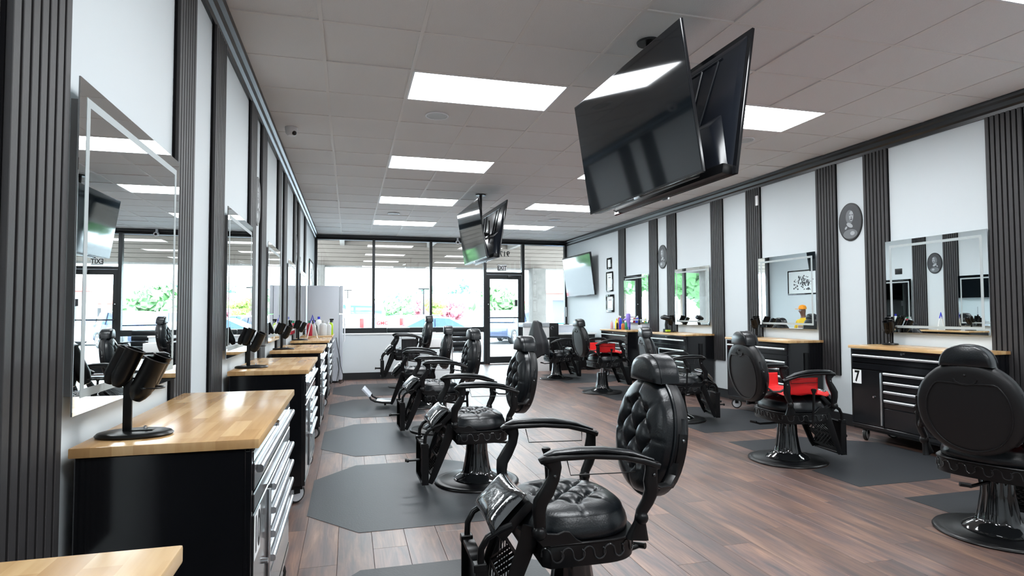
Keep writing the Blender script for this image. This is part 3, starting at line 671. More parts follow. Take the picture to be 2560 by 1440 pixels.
# ------------------------------------------------------------------ ceiling televisions (back to back)
def twin_tv(px, py, cx, cy, cz, label, lab2):
    yaw, tilt, w = -.024, .152, 1.45
    h = w*.565
    pr = empty('ceiling_television_mount', (px, py, CEIL), label=label, cat='mount', group='ceiling television mounts')
    obj('ceiling_plate', MB().lathe([(.001, -.012), (.075, -.012), (.08, 0)], 24).mesh('cp', smooth=True), M_blk2, pr)
    obj('drop_pole', MB().tube([(0, 0, 0), (0, 0, cz-CEIL-.1)], .022, 14).mesh('dp', smooth=True), M_blk2, pr)
    m = MB()
    for s in (-1, 1):
        for yy in (-.22, .22): m.box((s*.075-.01, yy-.015, cz-CEIL-.20), (s*.075+.01, yy+.015, cz-CEIL+.18), Matrix.Rotation(s*tilt*.5, 4, 'Y') if 0 else None)
        m.box((min(0, s*.075), -.02, cz-CEIL-.03), (max(0, s*.075), .02, cz-CEIL+.03))
        m.box((s*.075-.008, -.25, cz-CEIL-.03), (s*.075+.008, .25, cz-CEIL+.03))
    obj('bracket', m, M_blk2, pr)
    for s, nm in ((-1, 'left'), (1, 'right')):
        X = cx if s < 0 else 2*px-cx
        rz = (-yaw if s < 0 else -yaw+pi) 
        t = empty('ceiling_television', (X, cy, cz), rz, label=lab2 % nm, cat='television', group='twin ceiling televisions')
        # local: screen faces -x ; tilt about y
        R_ = Matrix.Rotation(-tilt, 4, 'Y')
        obj('panel', cached('tvp', lambda: MB().box((-.006, -w/2, -h/2), (.012, w/2, h/2), R_).mesh('p', bevel=.003, seg=1)), M_blk, t)
        obj('screen', cached('tvs', lambda: MB().box((-.0072, -w/2+.008, -h/2+.014), (-.0062, w/2-.008, h/2-.008), R_).mesh('s')), M_screen, t)
        obj('back_cover', cached('tvb', lambda: MB().ring_loft([[R_ @ Vector((.012, y, z)) for y, z in ((-w/2+.03, -h/2+.03), (w/2-.03, -h/2+.03), (w/2-.03, h/2-.03), (-w/2+.03, h/2-.03))], [R_ @ Vector((.028, y, z)) for y, z in ((-w/2+.07, -h/2+.05), (w/2-.07, -h/2+.05), (w/2-.07, h/2-.07), (-w/2+.07, h/2-.07))]]).mesh('bc', bevel=.006)), M_tvback, t)
        obj('electronics_bulge', cached('tve', lambda: MB().ring_loft([[R_ @ Vector((.02, y, z)) for y, z in ((-w/2+.04, -h/2+.01), (w/2-.04, -h/2+.01), (w/2-.16, -.02), (-w/2+.16, -.02))], [R_ @ Vector((.062, y, z)) for y, z in ((-w/2+.07, -h/2+.015), (w/2-.07, -h/2+.015), (w/2-.22, -.09), (-w/2+.22, -.09))]]).mesh('eb', bevel=.01)), M_tvback, t)
        def ribs():
            m = MB()
            for yy in (-.46, -.30, .30, .46):
                m.tube([R_ @ Vector((.030, yy*1.02, h/2-.09)), R_ @ Vector((.034, yy*.8, 0)), R_ @ Vector((.030, yy*.55, -h/2+.12))], .007, 6)
            m.tube([R_ @ Vector((.030, -.5, h/2-.09)), R_ @ Vector((.030, .5, h/2-.09))], .007, 6)
            return m.mesh('ribs', smooth=True)
        obj('stiffening_ribs', cached('tvr', ribs), M_tvback, t)
        obj('logo_nub', cached('tvl', lambda: MB().box((-.010, -.03, -h/2-.012), (.004, .03, -h/2+.002), R_).mesh('ln', bevel=.002)), M_steel, t)
        obj('bottom_housing', cached('tvh', lambda: MB().box((.006, -w/2+.14, -h/2-.004), (.075, w/2-.03, -h/2+.055), R_).mesh('bh', bevel=.012)), M_blk2, t)
twin_tv(1.875, 3.49, 1.713, 3.48, 2.373, 'black ceiling pole and bracket of the nearer television pair', 'large black television of the nearer ceiling pair, %s one')
twin_tv(1.89, 8.77, 1.742, 8.77, 2.396, 'black ceiling pole and bracket of the farther television pair', 'black television of the farther ceiling pair, %s one')

# ------------------------------------------------------------------ tool cabinets
CW, CD = 1.165, .48
def cabinet(x, y, rz, h, label, number=None, side_clip=False):
    r = empty('tool_cabinet', (x, y, 0), rz, label=label, cat='cabinet', group='black rolling tool cabinets with wooden tops')
    hb = h-.028; z0 = .13; w = CW/2-.012; d = CD-.02
    obj('worktop', cached(('wt', h), lambda: MB().box((-.0, -CW/2, h-.028), (CD, CW/2, h)).mesh('wt', bevel=.004)), M_wood, r)
    obj('body', cached(('cb', h), lambda: MB().box((.01, -w, z0), (d-.015, w, hb)).mesh('cb', bevel=.004, seg=1)), M_blk, r)
    def trim():
        m = MB(); f = d
        m.box((f-.02, -w, z0), (f, -w+.018, hb)); m.box((f-.02, w-.018, z0), (f, w, hb)); m.box((f-.02, -w, z0), (f+.004, w, z0+.03)); m.box((f-.02, -w, hb-.014), (f, w, hb))
        return m.mesh('tr', bevel=.002, seg=1)
    obj('face_frame', cached(('ct', h), trim), M_blk, r)
    zt = hb-.016
    def drawer(y0, y1, za, zb, handle=True, nm='drawer', drop=.012):
        dr_ = obj(nm, cached(('dr', h, round(y0, 3), round(y1, 3), round(za, 3), round(zb, 3)), lambda: bx((d-.03, y0+.003, za+.003), (d+.004, y1-.003, zb-.003), bevel=.003, seg=1)), M_blk, r)
        if handle:
            zc = zb-drop-.012
            def hd():
                m = MB(); m.tube([(d+.016, y0+.02, zc), (d+.016, y1-.02, zc)], (.012, .011), 10, side=(0, 0, 1), e=3)
                m.box((d+.0, y0+.02, zc-.002), (d+.012, y1-.02, zc+.012)); return m.mesh('hd', smooth=True, angle=50)
            obj('handle', cached(('hd', h, round(y0, 3), round(y1, 3), round(zc, 3)), hd), M_steel, dr_)
        return dr_
    a, b = -w+.02, w-.02
    t0 = zt-.030
    obj('lock', cached(('lk', h), lambda: MB().tube([(d, 0, zt-.012), (d+.014, 0, zt-.012)], .011, 14).mesh('lk', smooth=True)), M_chrome, r)
    obj('rail', cached(('rl', h), lambda: bx((d-.03, a, t0), (d+.002, b, zt), bevel=.002, seg=1)), M_blk, r)
    drawer(a, b, t0-.088, t0)
    drawer(a, b, t0-.150, t0-.091, handle=False, nm='power_strip_drawer')
    z1 = t0-.155; split = a+.345
    dd = obj('door', cached(('cd', h), lambda: bx((d-.03, a+.003, z0+.035), (d+.004, split-.003, z1), bevel=.003, seg=1)), M_blk, r)
    obj('knob', cached(('kn', h), lambda: MB().tube([(d+.004, split-.10, (z0+z1)/2+.03), (d+.016, split-.10, (z0+z1)/2+.03)], .009, 12).mesh('k', smooth=True)), M_chrome, dd)
    obj('handle', cached(('dh', h), lambda: bx((d+.003, split-.028, z0+.05), (d+.014, split-.008, z1-.012), bevel=.004)), M_steel, dd)
    zz = z1; 
    for q in (.082, .082, .082, .085): drawer(split, b, zz-q, zz, drop=.006); zz -= q
    drawer(split, b, z0+.035, zz, handle=False)
    obj('plinth', cached(('pl', h), lambda: bx((.03, -w+.01, z0-.022), (d-.01, w-.01, z0))), M_blk2, r)
    if number:
        pl = obj('number_plate', bx((d+.0045, a+.005, z1-.135), (d+.006, a+.125 if len(number) > 1 else a+.105, z1-.005)), M_white, r)
        text('numeral', number, .145, M_blk2, pl, (d+.0062, a+(.065 if len(number) > 1 else .055), z1-.071), (pi/2, 0, pi/2), .0006, .004, .8)
    for cx in (.075, d-.06):
        for cy in (-w+.10, w-.10):
            c = obj('caster', cached('cst', lambda: MB().lathe([(.046, -.016), (.055, -.016), (.062, -.010), (.062, .010), (.055, .016), (.046, .016)], 20).xf(Matrix.Rotation(pi/2, 4, 'X')).mesh('cw', smooth=True)), M_tyre, r, (cx, cy, .062))
            def rimm():
                m = MB().lathe([(.040, -.019), (.048, -.019), (.048, .019), (.040, .019)], 20)
                m.lathe([(.004, -.02), (.011, -.02), (.011, .02), (.004, .02)], 10)
                for k in range(5): m.box((-.006, .008, -.0175), (.007, .043, .0175), Matrix.Rotation(2*pi*k/5, 4, 'Z'))
                return m.xf(Matrix.Rotation(pi/2, 4, 'X')).mesh('rm')
            c.rotation_euler.z = random.uniform(-.6, .6)
            obj('rim', cached('csr', rimm), M_alloy, c)
            obj('fork', cached('csf', lambda: MB().box((-.02, -.024, .0), (.02, -.019, .05)).box((-.02, .019, .0), (.02, .024, .05)).box((-.03, -.028, .046), (.03, .028, .052)).mesh('fk')), M_blk2, c)
    if side_clip:
        obj('power_outlet', bx((.20, w, h-.36), (.26, w+.012, h-.14), bevel=.003), M_blk2, r)
    return r
HL, HR = .87, .905
XCL = XL+.03
LC = [('.', .485, 'wooden-topped black cabinet at the bottom left corner of the view, nearest the camera', None),
      (0, 2.475, 'wooden-topped black cabinet numbered 10 under the nearest left mirror', '10'),
      (0, 4.665, 'wooden-topped black cabinet under the second left mirror', None),
      (0, 6.72, 'wooden-topped black cabinet under the third left mirror', None),
      (0, 8.78, 'wooden-topped black cabinet under the fourth left mirror, with a blue and white folding stand', None),
      (0, 10.36, 'wooden-topped black cabinet next to the refrigerator, crowded with spray bottles', None)]
for q, y, lab, num in LC: cabinet(XCL, y, 0, HL, lab, num)
XCR = XR-.025
RC = [(4.26, 'wooden-topped black cabinet numbered 7 against the right wall', '7'), (6.26, 'wooden-topped black cabinet against the right wall behind the chair with the red cape', None),
      (8.37, 'wooden-topped black cabinet against the right wall holding the black hair dryer', None), (10.30, 'wooden-topped black cabinet against the right wall crowded with bottles', None)]
for y, lab, num in RC: cabinet(XCR, y, pi, HR, lab, num, side_clip=(y > 5))

# ------------------------------------------------------------------ clipper holders
def holder(x, y, z, rz, label):
    r = empty('clipper_holder', (x, y, z), rz, label=label, cat='clipper holder', group='black tube clipper holders')
    obj('base', cached('hb', lambda: MB().lathe([(.100, 0), (.105, .006), (.098, .013), (.090, .015), (.001, .016)], 40).xf(Matrix.Diagonal((.66, 1.0, 1, 1))).mesh('b', smooth=True)), M_blk2, r)
    obj('post', cached('hp', lambda: bx((-.006, -.032, .014), (.006, -.008, .22), bevel=.003)), M_blk2, r)
    obj('foot_bracket', cached('hf', lambda: bx((-.012, -.012, .015), (.012, .05, .019), bevel=.002)), M_blk2, r)
    obj('bolt', cached('hk', lambda: MB().lathe([(.006, 0), (.006, .008), (.002, .01)], 8, c=(0, .028, .019)).mesh('k')), M_chrome, r)
    def tubem(L_, R1):
        m = MB(); prof = [(R1*.45, -L_), (R1*.75, -L_+.012), (R1, -L_+.03), (R1, -.004), (R1+.004, 0), (R1-.003, .001), (R1-.003, -L_+.035)]
        return m.lathe(prof, 22).mesh('t', smooth=True, angle=50)
    tl = radians(24)
    for k, (yy, xx, zz, L_, R1) in enumerate(((-.030, -.022, .262, .115, .022), (.002, .004, .258, .118, .026), (.058, .004, .226, .130, .030), (.066, -.034, .235, .125, .025))):
        obj('tube', cached(('tb', L_, R1), lambda: tubem(L_, R1)), M_blk2, r, (xx+.012, yy, zz), (-tl, 0, 0))
    def ring(s):
        n = 20; c = Vector((.03 if s > 0 else -.03, .055 if s > 0 else -.085, .145 if s > 0 else .17))
        m = MB().tube([c+Vector((.030*cos(2*pi*k/n), .030*sin(2*pi*k/n), 0)) for k in range(n)], .0028, 6, closed=True)
        m.tube([c+Vector((0, -.03 if s > 0 else .03, 0)), (0, 0, c.z)], .0028, 6); return m.mesh('rg', smooth=True)
    for s in (-1, 1): obj('wire_ring', cached(('hr', s), lambda: ring(s)), M_blk2, r)
def sg(x, y, z, rz, lab): holder(x, y, z, rz, lab)
sg(-.615, 2.04, HL, -pi/2, 'black tube clipper holder on the cabinet numbered 10')
sg(-.625, 4.33, HL, -pi/2+.15, 'black tube clipper holder on the second cabinet under the left mirrors')
sg(-.63, 6.40, HL, -pi/2+.05, 'black tube clipper holder on the third cabinet under the left mirrors')
sg(-.63, 8.46, HL, -pi/2+.1, 'black tube clipper holder beside the blue and white folding stand')
sg(5.10, 4.72, HR, pi/2+.5, 'black tube clipper holder under the right wall mirror nearest the camera')
sg(5.08, 6.70, HR, pi/2+.5, 'black tube clipper holder on the cabinet behind the chair with the red cape')
sg(5.06, 8.78, HR, pi/2+.5, 'black tube clipper holder beside the black hair dryer')

# ------------------------------------------------------------------ bottles and tools
def bottle(x, y, z, r_, h, m, cap, label, kind='bottle', trigger=False):
    r = empty('spray_bottle' if trigger else 'bottle', (x, y, z), random.uniform(-1, 1), label=label, cat='bottle', group='bottles and tools on the counters')
    obj('body', MB().lathe([(r_*.9, 0), (r_, .006), (r_, h*.68), (r_*.8, h*.78), (r_*.36, h*.84), (r_*.34, h*.88)], 18).mesh('b', smooth=True), m, r)
    obj('cap', MB().lathe([(r_*.42, h*.86), (r_*.42, h), (r_*.3, h)], 14).mesh('c', smooth=True), cap, r)
    if trigger: obj('trigger_head', MB().box((-.02, -.012, h), (.045, .012, h+.025)).box((.025, -.006, h-.035), (.035, .006, h)).mesh('t', bevel=.004), cap, r)
zt = HL
bottle(-.60, 9.93, zt, .045, .24, M_redp, M_green, 'dark red jar bottle with a green cap beside the spray bottles')
bottle(-.55, 10.08, zt, .042, .22, M_clearp, M_blk2, 'clear spray bottle with a black trigger head, left of the blue capped one', trigger=True)
bottle(-.52, 10.22, zt, .024, .20, M_blk2, M_steel, 'slim black and silver bottle in front of the blue topped one')
bottle(-.48, 10.32, zt, .05, .30, M_white, M_blue, 'white bottle with a round blue top by the refrigerator')
bottle(-.40, 10.05, zt, .058, .24, M_clearp, M_clearp, 'cloudy translucent jug bottle by the refrigerator')
bottle(-.33, 10.2, zt, .05, .22, M_clearp, M_white, 'cloudy square shouldered bottle right of the translucent jug')
bottle(-.29, 10.35, zt, .036, .24, M_lime, M_blk2, 'lime green spray bottle with black head, rightmost by the refrigerator', trigger=True)
r = empty('folding_stand', (-.50, 8.92, HL), .2, label='blue and white A-shaped folding stand on the fourth left cabinet', cat='stand')
for s in (-1, 1): obj('leg', MB().tube([(s*.07, 0, .005), (s*.018, 0, .25)], (.008, .012), 6).mesh('l'), M_white, r)
obj('apex', MB().tube([(-.026, 0, .22), (0, 0, .33), (.026, 0, .22)], .011, 8).mesh('a', smooth=True), M_blue, r)
zt = HR
B = [(4.92, 10.78, .026, .16, M_pink, M_white, 'pale pink lotion bottle, leftmost on the far right cabinet'), (5.02, 10.66, .026, .26, M_redp, M_white, 'tall pale bottle with dark red label behind the pink lotion bottle'),
     (5.0, 10.56, .030, .25, M_blue, M_white, 'tall blue bottle with a white top behind the yellow bottle'), (4.88, 10.47, .030, .20, M_yellow, M_yellow, 'bright yellow bottle on the far right cabinet'),
     (4.84, 10.36, .018, .15, M_blk2, M_white, 'slim black and white bottle right of the yellow bottle'), (4.98, 10.26, .030, .17, M_green, M_white, 'green bottle between the yellow bottle and the purple hair dryer'),
     (4.86, 10.16, .032, .14, M_orange, M_green, 'amber bottle with a green cap in front of the purple hair dryer'), (5.10, 10.40, .026, .24, M_blue, M_white, 'blue spray bottle against the far right mirror'),
     (5.08, 9.95, .02, .22, M_blk2, M_blk2, 'black bottle right of the purple hair dryer')]
for x, y, rr, h, m, c, lab in B: bottle(x, y, zt, rr, h, m, c, lab)
r = empty('tray', (4.90, 10.55, HR), 0, label='flat dark tray under the bottles on the far right cabinet', cat='tray')
obj('tray_base', bx((-.05, -.18, 0), (-.005, .16, .006), bevel=.002), M_blk2, r)
obj('stand_block', bx((XCR-.16, 9.76, HR), (XCR-.02, 9.92, HR+.09), bevel=.006), M_fridge, label='pale grey box on the far right cabinet beside the slat panel', cat='box')
def dryer(x, y, z, rz, m, label, batt=False, tilt=0):
    r = empty('hair_dryer', (x, y, z), rz, label=label, cat='hair dryer')
    k = 1.0
    if batt:
        obj('handle', MB().tube([(0, 0, .05), (.0, .01, .12), (.02, .02, .19)], [(.02, .026)]*3, 12, e=3).mesh('h', smooth=True), m, r)
        obj('barrel', MB().tube([(0, .10, .235), (0, .05, .238), (0, -.04, .225), (0, -.10, .215)], [.030, .042, .038, .024], 18).mesh('b', smooth=True), m, r)
        obj('intake', MB().tube([(0, .102, .235), (0, .116, .235)], .028, 16).mesh('i', smooth=True), M_blk2, r)
        bt = obj('battery', MB().box((-.035, -.055, 0), (.035, .05, .055)).mesh('bt', bevel=.008), M_blk2, r)
        obj('stripe', bx((-.036, -.056, .012), (.036, -.01, .042), bevel=.004), M_lime, bt)
    else:
        obj('handle', MB().tube([(0, 0, .05), (0, .0, .15)], [.016, .024], 14).mesh('h', smooth=True), m, r)
        obj('barrel', MB().tube([(0, 0, .13), (0, 0, .19), (0, .0, .27), (0, 0, .30)], [.030, .044, .046, .030], 18).mesh('b', smooth=True), m, r)
        obj('nozzle', MB().tube([(0, .03, .20), (0, .12, .18)], [.024, .016], 12).mesh('n', smooth=True), m, r)
        obj('stand_stem', MB().tube([(0, 0, .008), (0, 0, .06)], .008, 8).mesh('s'), M_steel, r)
        obj('stand_foot', MB().lathe([(.04, 0), (.038, .008), (.01, .01)], 20).mesh('f', smooth=True), M_blk2, r)
dryer(4.88, 8.62, HR, .15, M_blk2, 'black cordless hair dryer with a lime green battery on the right side cabinet', True)
dryer(4.90, 10.02, HR, .3, M_purple, 'purple hair dryer standing on the far right cabinet')
# ------------------------------------------------------------------ rubber mats
def matt(poly, cx, cy, rad, label):
    # polygon with a round bite for the chair base
    out = []
    for k in range(len(poly)):
        a = Vector(poly[k]); b = Vector(poly[(k+1) % len(poly)]); n = 40
        for q in range(n):
            out.append(a+(b-a)*q/n)
    c = Vector((cx, cy)); pts = []; ins = [(p-c).length < rad for p in out]
    n = len(out)
    if any(ins):
        s = next(k for k in range(n) if not ins[k] and ins[k-1]); out = out[s:]+out[:s]
        keep = [p for p in out if (p-c).length >= rad]
        a0 = atan2(keep[-1].y-cy, keep[-1].x-cx); a1 = atan2(keep[0].y-cy, keep[0].x-cx)
        ctr = Vector((sum(p[0] for p in poly)/len(poly), sum(p[1] for p in poly)/len(poly))); am = atan2(ctr.y-cy, ctr.x-cx)
        d0 = (am-a0+pi) % (2*pi)-pi; d1 = (a1-am+pi) % (2*pi)-pi
        arc = [(cx+rad*cos(a0+(d0+d1)*t/16), cy+rad*sin(a0+(d0+d1)*t/16)) for t in range(1, 16)]
        pts = [(p.x, p.y) for p in keep]+arc
    else: pts = [(p.x, p.y) for p in out]
    mb = MB(); v = mb._v([(x, y, .016) for x, y in pts]); f = mb.bm.faces.new(v)
    r0 = bmesh.ops.inset_region(mb.bm, faces=[f], thickness=.022, depth=0)
    for q in v: q.co.z = .002
    e = bmesh.ops.extrude_edge_only(mb.bm, edges=[e for e in mb.bm.edges if e.verts[0] in v and e.verts[1] in v])
    for q in [g for g in e['geom'] if isinstance(g, bmesh.types.BMVert)]: q.co.z = .0005
    obj('floor_mat', mb.mesh('mat'), M_rubber, label=label, cat='floor mat', group='black rubber chair mats')
def matL(yc, lab, bx_, by_):
    x0, x1, hy = -.24, .92, .77
    matt([(x0, yc-.40), (x0+.30, yc-hy), (x1-.14, yc-hy), (x1, yc-hy+.12), (x1, yc+hy-.12), (x1-.14, yc+hy), (x0+.30, yc+hy), (x0, yc+.40)], bx_, by_, .311, lab)
def matR(yc, lab, bx_, by_, x0=3.47):
    x1, hy = x0+1.33, .76
    matt([(x0, yc-hy), (x0+.82, yc-hy), (x1, yc-.36), (x1, yc+.36), (x0+.82, yc+hy), (x0, yc+hy)], bx_, by_, .311, lab)

# ------------------------------------------------------------------ barber chair
Ly = lambda s: s
def tuft_h(s, t, p, q, rx, ry, H0, dep):
    r = sqrt((s/rx)**2+(t/ry)**2)
    A, B_ = s/p+t/q, s/p-t/q
    c1, c2 = abs(sin(pi*A)), abs(sin(pi*B_))
    puff = (max(c1*c2, 0))**.30
    w = 1-max(0, min(1, (r-.56)/.16)); w = w*w*(3-2*w)
    edge = max(0, 1-r**3.2)**.5
    an = atan2(t/ry, s/rx); da = abs(((an/(pi/4)+.5) % 1)-.5)*(pi/4)*r*rx
    rad = math.exp(-(da/.006)**2)*max(0, min(1, (r-.55)/.12))
    return edge*(H0-dep*w*(1-puff)-.007*rad)
def tuft_mesh(rx, ry, p, q, H0, dep, e=2.0):
    m = MB(); nr, na = 40, 136
    top = m.bm.verts.new((0, 0, tuft_h(1e-4, 1e-4, p, q, rx, ry, H0, dep))); prev = None
    for i in range(1, nr+1):
        rr = (i/nr)**.85; ring = []
        for k in range(na):
            a = 2*pi*k/na; c, d = cos(a), sin(a)
            k2 = (abs(c)**e+abs(d)**e)**(-1/e)
            s, t = rr*rx*c*k2, rr*ry*d*k2
            rn = rr
            hgt = tuft_h(s, t, p, q, rx*k2, ry*k2, H0, dep) if rr < 1 else 0
            ring.append(m.bm.verts.new((s, t, hgt)))
        for k in range(na):
            if prev is None: m.bm.faces.new((top, ring[k], ring[(k+1) % na]))
            else: m.bm.faces.new((prev[k], ring[k], ring[(k+1) % na], prev[(k+1) % na]))
        prev = ring
    return m, prev
def tuft_buttons(rx, ry, p, q, lim=.66):
    out = []
    for i in range(-4, 5):
        for j in range(-4, 5):
            s, t = p*(i+j)/2, q*(i-j)/2
            if (s/rx)**2+(t/ry)**2 < lim**2: out.append((s, t))
    return out
def seat_me():
    m, rim = tuft_mesh(.215, .245, .125, .145, .055, .038, 2.5)
    m.xf(Matrix.Translation((0, 0, .065)))
    rings = [rim]
    for k, (sc, z) in enumerate(((1.035, .052), (1.06, .03), (1.05, .010), (1.0, 0))):
        ring = [m.bm.verts.new((v.co.x*sc, v.co.y*sc, z)) for v in rim]
        last = rings[-1]
        for i in range(len(ring)): m.bm.faces.new((last[i], ring[i], ring[(i+1) % len(ring)], last[(i+1) % len(ring)]))
        rings.append(ring)
    m.bm.faces.new(rings[-1])
    return m.mesh('seat', smooth=True, angle=80)
def back_me():
    m, rim = tuft_mesh(.225, .235, .128, .165, .066, .046, 2.1)
    last = rim
    for sc, z in ((1.02, -.012), (1.0, -.02)):
        ring = [m.bm.verts.new((v.co.x*sc, v.co.y*sc, z)) for v in rim]
        for i in range(len(ring)): m.bm.faces.new((last[i], ring[i], ring[(i+1) % len(ring)], last[(i+1) % len(ring)]))
        last = ring
    m.bm.faces.new(last)
    return m.mesh('back', smooth=True, angle=80)
def sup(rx, ry, e=2.1, n=48): 
    out = []
    for k in range(n):
        a = 2*pi*k/n; c, d = cos(a), sin(a); q = (abs(c)**e+abs(d)**e)**(-1/e); out.append((rx*c*q, ry*d*q))
    return out
# backrest frame: local (s = across, t = up, n = forward normal)
BK = Matrix(((0, -.150, .9887, -.355), (1, 0, 0, 0), (0, .9887, .150, .728), (0, 0, 0, 1)))
def APR(): # apron outline
    pts = []
    for k in range(21):
        a = pi/2+pi*k/20; pts.append((-.02+.205*cos(a), .245*sin(a)*(1 if 1 else 1)))
    pts = [(-.03+.20*math.copysign(abs(cos(a))**.62, cos(a)), .262*math.copysign(abs(sin(a))**.62, sin(a))) for a in [pi/2+pi*k/24 for k in range(25)]]
    return [(.165, .235)]+[(.14, .262)]+pts+[(.14, -.262), (.165, -.235)]
def barber_chair(x, y, rz, label, lift=0, foot=False, towel=None):
    r = empty('barber_chair', (x, y, 0), rz, label=label, cat='barber chair', group='black tufted barber chairs')
    P = lambda nm, key, fn, m, dz=lift, par=r: obj(nm, cached(('bc', key), fn), m, par, (0, 0, dz))
    P('base_plate', 'disc', lambda: MB().lathe([(.302, 0), (.308, .008), (.302, .017), (.285, .020), (.268, .018), (.262, .022), (.05, .026)], 64, c=(-.03, 0, 0)).mesh('d', smooth=True, angle=50), M_blk2, 0)
    P('pedestal', 'ped', lambda: MB().lathe([(.165, .020), (.170, .030), (.160, .040), (.125, .060), (.108, .072), (.104, .085), (.094, .13), (.080, .22), (.076, .30), (.072, .305)], 60, c=(-.03, 0, 0), flute=(.08, .301, 12, .07)).mesh('p', smooth=True, angle=50), M_blkbase, 0)
    if lift > .01: P('piston', ('pis', lift), lambda: MB().tube([(-.03, 0, .30), (-.03, 0, .34+lift)], .028, 20).mesh('pi', smooth=True), M_chrome, 0)
    P('pump_lever', 'lev', lambda: MB().tube([(-.06, .0, .30), (-.16, .04, .285), (-.24, .06, .28), (-.29, .065, .295)], .009, 8).tube([(-.28, .045, .295), (-.31, .085, .30)], .012, 8).mesh('l', smooth=True), M_blk2)
    P('seat_frame', 'apr', lambda: MB().prism(APR(), .325, .408).prism([(a*1.02, b*1.02) for a, b in APR()], .402, .412).mesh('a', bevel=.003, seg=1), M_blk2)
    def scroll():
        m = MB(); out = APR(); pts = [Vector((a, b)) for a, b in out]; seg = []; L_ = 0
        for a, b in zip(pts[:-1], pts[1:]): seg.append((L_, a, b)); L_ += (b-a).length
        def at(u):
            for l0, a, b in reversed(seg):
                if u >= l0:
                    d = (b-a); t = min(1, (u-l0)/max(d.length, 1e-6)); n_ = Vector((d.y, -d.x)).normalized()
                    return a+d*t, n_
            return pts[0], Vector((1, 0))
        N_ = 15; per = L_/N_
        for k in range(N_):
            u0 = per*(k+.5); R_ = per*.27; path = []
            for q in range(13):
                an = pi*1.1-pi*1.1*q/12; path.append((u0-R_+R_*cos(an), .370+R_*1.15*sin(an)))
            for q in range(1, 16):
                an = pi+pi*1.35*q/15; path.append((u0+R_+R_*cos(an), .370+R_*1.15*sin(an)*(1-.25*q/15)))
            tp = []
            for u, z in path:
                p, n_ = at(max(0, min(L_-1e-4, u))); tp.append((p.x+n_.x*-.0015*-1, p.y+n_.y*.0015, z))
            m.tube(tp, .0034, 6)
        return m.mesh('sc', smooth=True)
    P('scroll_relief', 'scr', scroll, M_relief)
    P('seat', 'seat', lambda: seat_me().copy(), M_leather, lift+.408)
    for k, (s, t) in enumerate(tuft_buttons(.215, .245, .125, .145)):
        o_ = obj('button', cached(('bc', 'btn'), lambda: MB().ball((0, 0, 0), (.010, .010, .005), 8).mesh('b', smooth=True)), M_leather, r, (s, t, lift+.408+.065+tuft_h(s, t, .125, .145, .215, .245, .055, .038)+.003))
    # backrest
    P('back_shell', 'shell', lambda: MB().ring_loft([[BK @ Vector((s*k, t*k, n)) for s, t in sup(.242, .247)] for k, n in ((.80, -.072), (.93, -.068), (.99, -.055), (1, -.03), (1, -.012), (.97, -.006))]).mesh('sh', smooth=True, angle=50), M_shell)
    P('back_cushion', 'bcu', lambda: (lambda me: (me.transform(BK), me)[1])(back_me()), M_leather)
    P('back_piping', 'bpi', lambda: MB().tube([BK @ Vector((s, t, -.008)) for s, t in sup(.236, .243)], .006, 6, closed=True).mesh('pp', smooth=True), M_leather)
    for k, (s, t) in enumerate(tuft_buttons(.225, .235, .128, .165)):
        q = BK @ Vector((s, t, tuft_h(s, t, .128, .165, .225, .235, .066, .046)+.003))
        obj('button', cached(('bc', 'btn2'), lambda: MB().ball((0, 0, 0), (.010, .010, .006), 8).xf(BK.to_3x3().to_4x4()).mesh('b', smooth=True)), M_leather, r, q+Vector((0, 0, lift)))
    def rear():
        m = MB(); o1 = sup(.185, .205)
        ring = [(s, t-.012) for s, t in o1]
        m.tube([BK @ Vector((s, t, -.073)) for s, t in ring if not (t > .12 and abs(s) < .11)][::1], .0035, 6) if 0 else None
        pth = [(s, t) for s, t in [(q[0], q[1]-.012) for q in sup(.188, .205, 2.1, 64)]]
        # groove outline with a dip at the top, like a smile
        outl = []
        for s, t in pth:
            if t > .10 and abs(s) < .13: t = t-.055*(1-(s/.13)**2)-.0
            outl.append(BK @ Vector((s, t, -.0735)))
        m.tube(outl, .0045, 6, closed=True)
        m.tube([BK @ Vector((.05*cos(a), .165+.03*sin(a), -.074)) for a in [pi+pi*k/10 for k in range(11)]], .0055, 6)
        m.ball(BK @ Vector((0, .185, -.074)), .007, 8)
        return m.mesh('rr', smooth=True)
    P('rear_trim', 'rear', rear, M_shell)
    for s in (-1, 1):
        P('side_grip', ('grip', s), lambda: MB().tube([BK @ Vector((s*(.238+.004), -.02, -.038)), BK @ Vector((s*.236, .04, -.038)), BK @ Vector((s*.222, .10, -.038))], [(.012, .006), (.015, .006), (.010, .006)], 10).mesh('g', smooth=True), M_blk)
    hp = [(.118*math.copysign(abs(cos(a))**.9, cos(a)), -.048+.112*sin(a)**.85) for a in [pi*k/20 for k in range(21)]]
    def head():
        m = MB(); rings = []
        for sc, xx in ((.60, .056), (.88, .052), (.96, .042), (1, .026), (1, -.050), (.97, -.060), (.88, -.066)):
            rings.append([(xx+(-.395), u*sc, (v-.0)*sc+.992) for u, v in hp])
        return m.ring_loft(rings).mesh('hd', smooth=True, angle=60)
    P('headrest', 'head', head, M_leather)
    P('headrest_seam', 'seam', lambda: MB().tube([(-.395+.022, u*1.005, v*1.005+.992) for u, v in hp], .0032, 6, closed=True).mesh('se', smooth=True), M_leather)
    P('headrest_post', 'hpo', lambda: bx((-.435, -.03, .90), (-.415, .03, .99)), M_blk2)
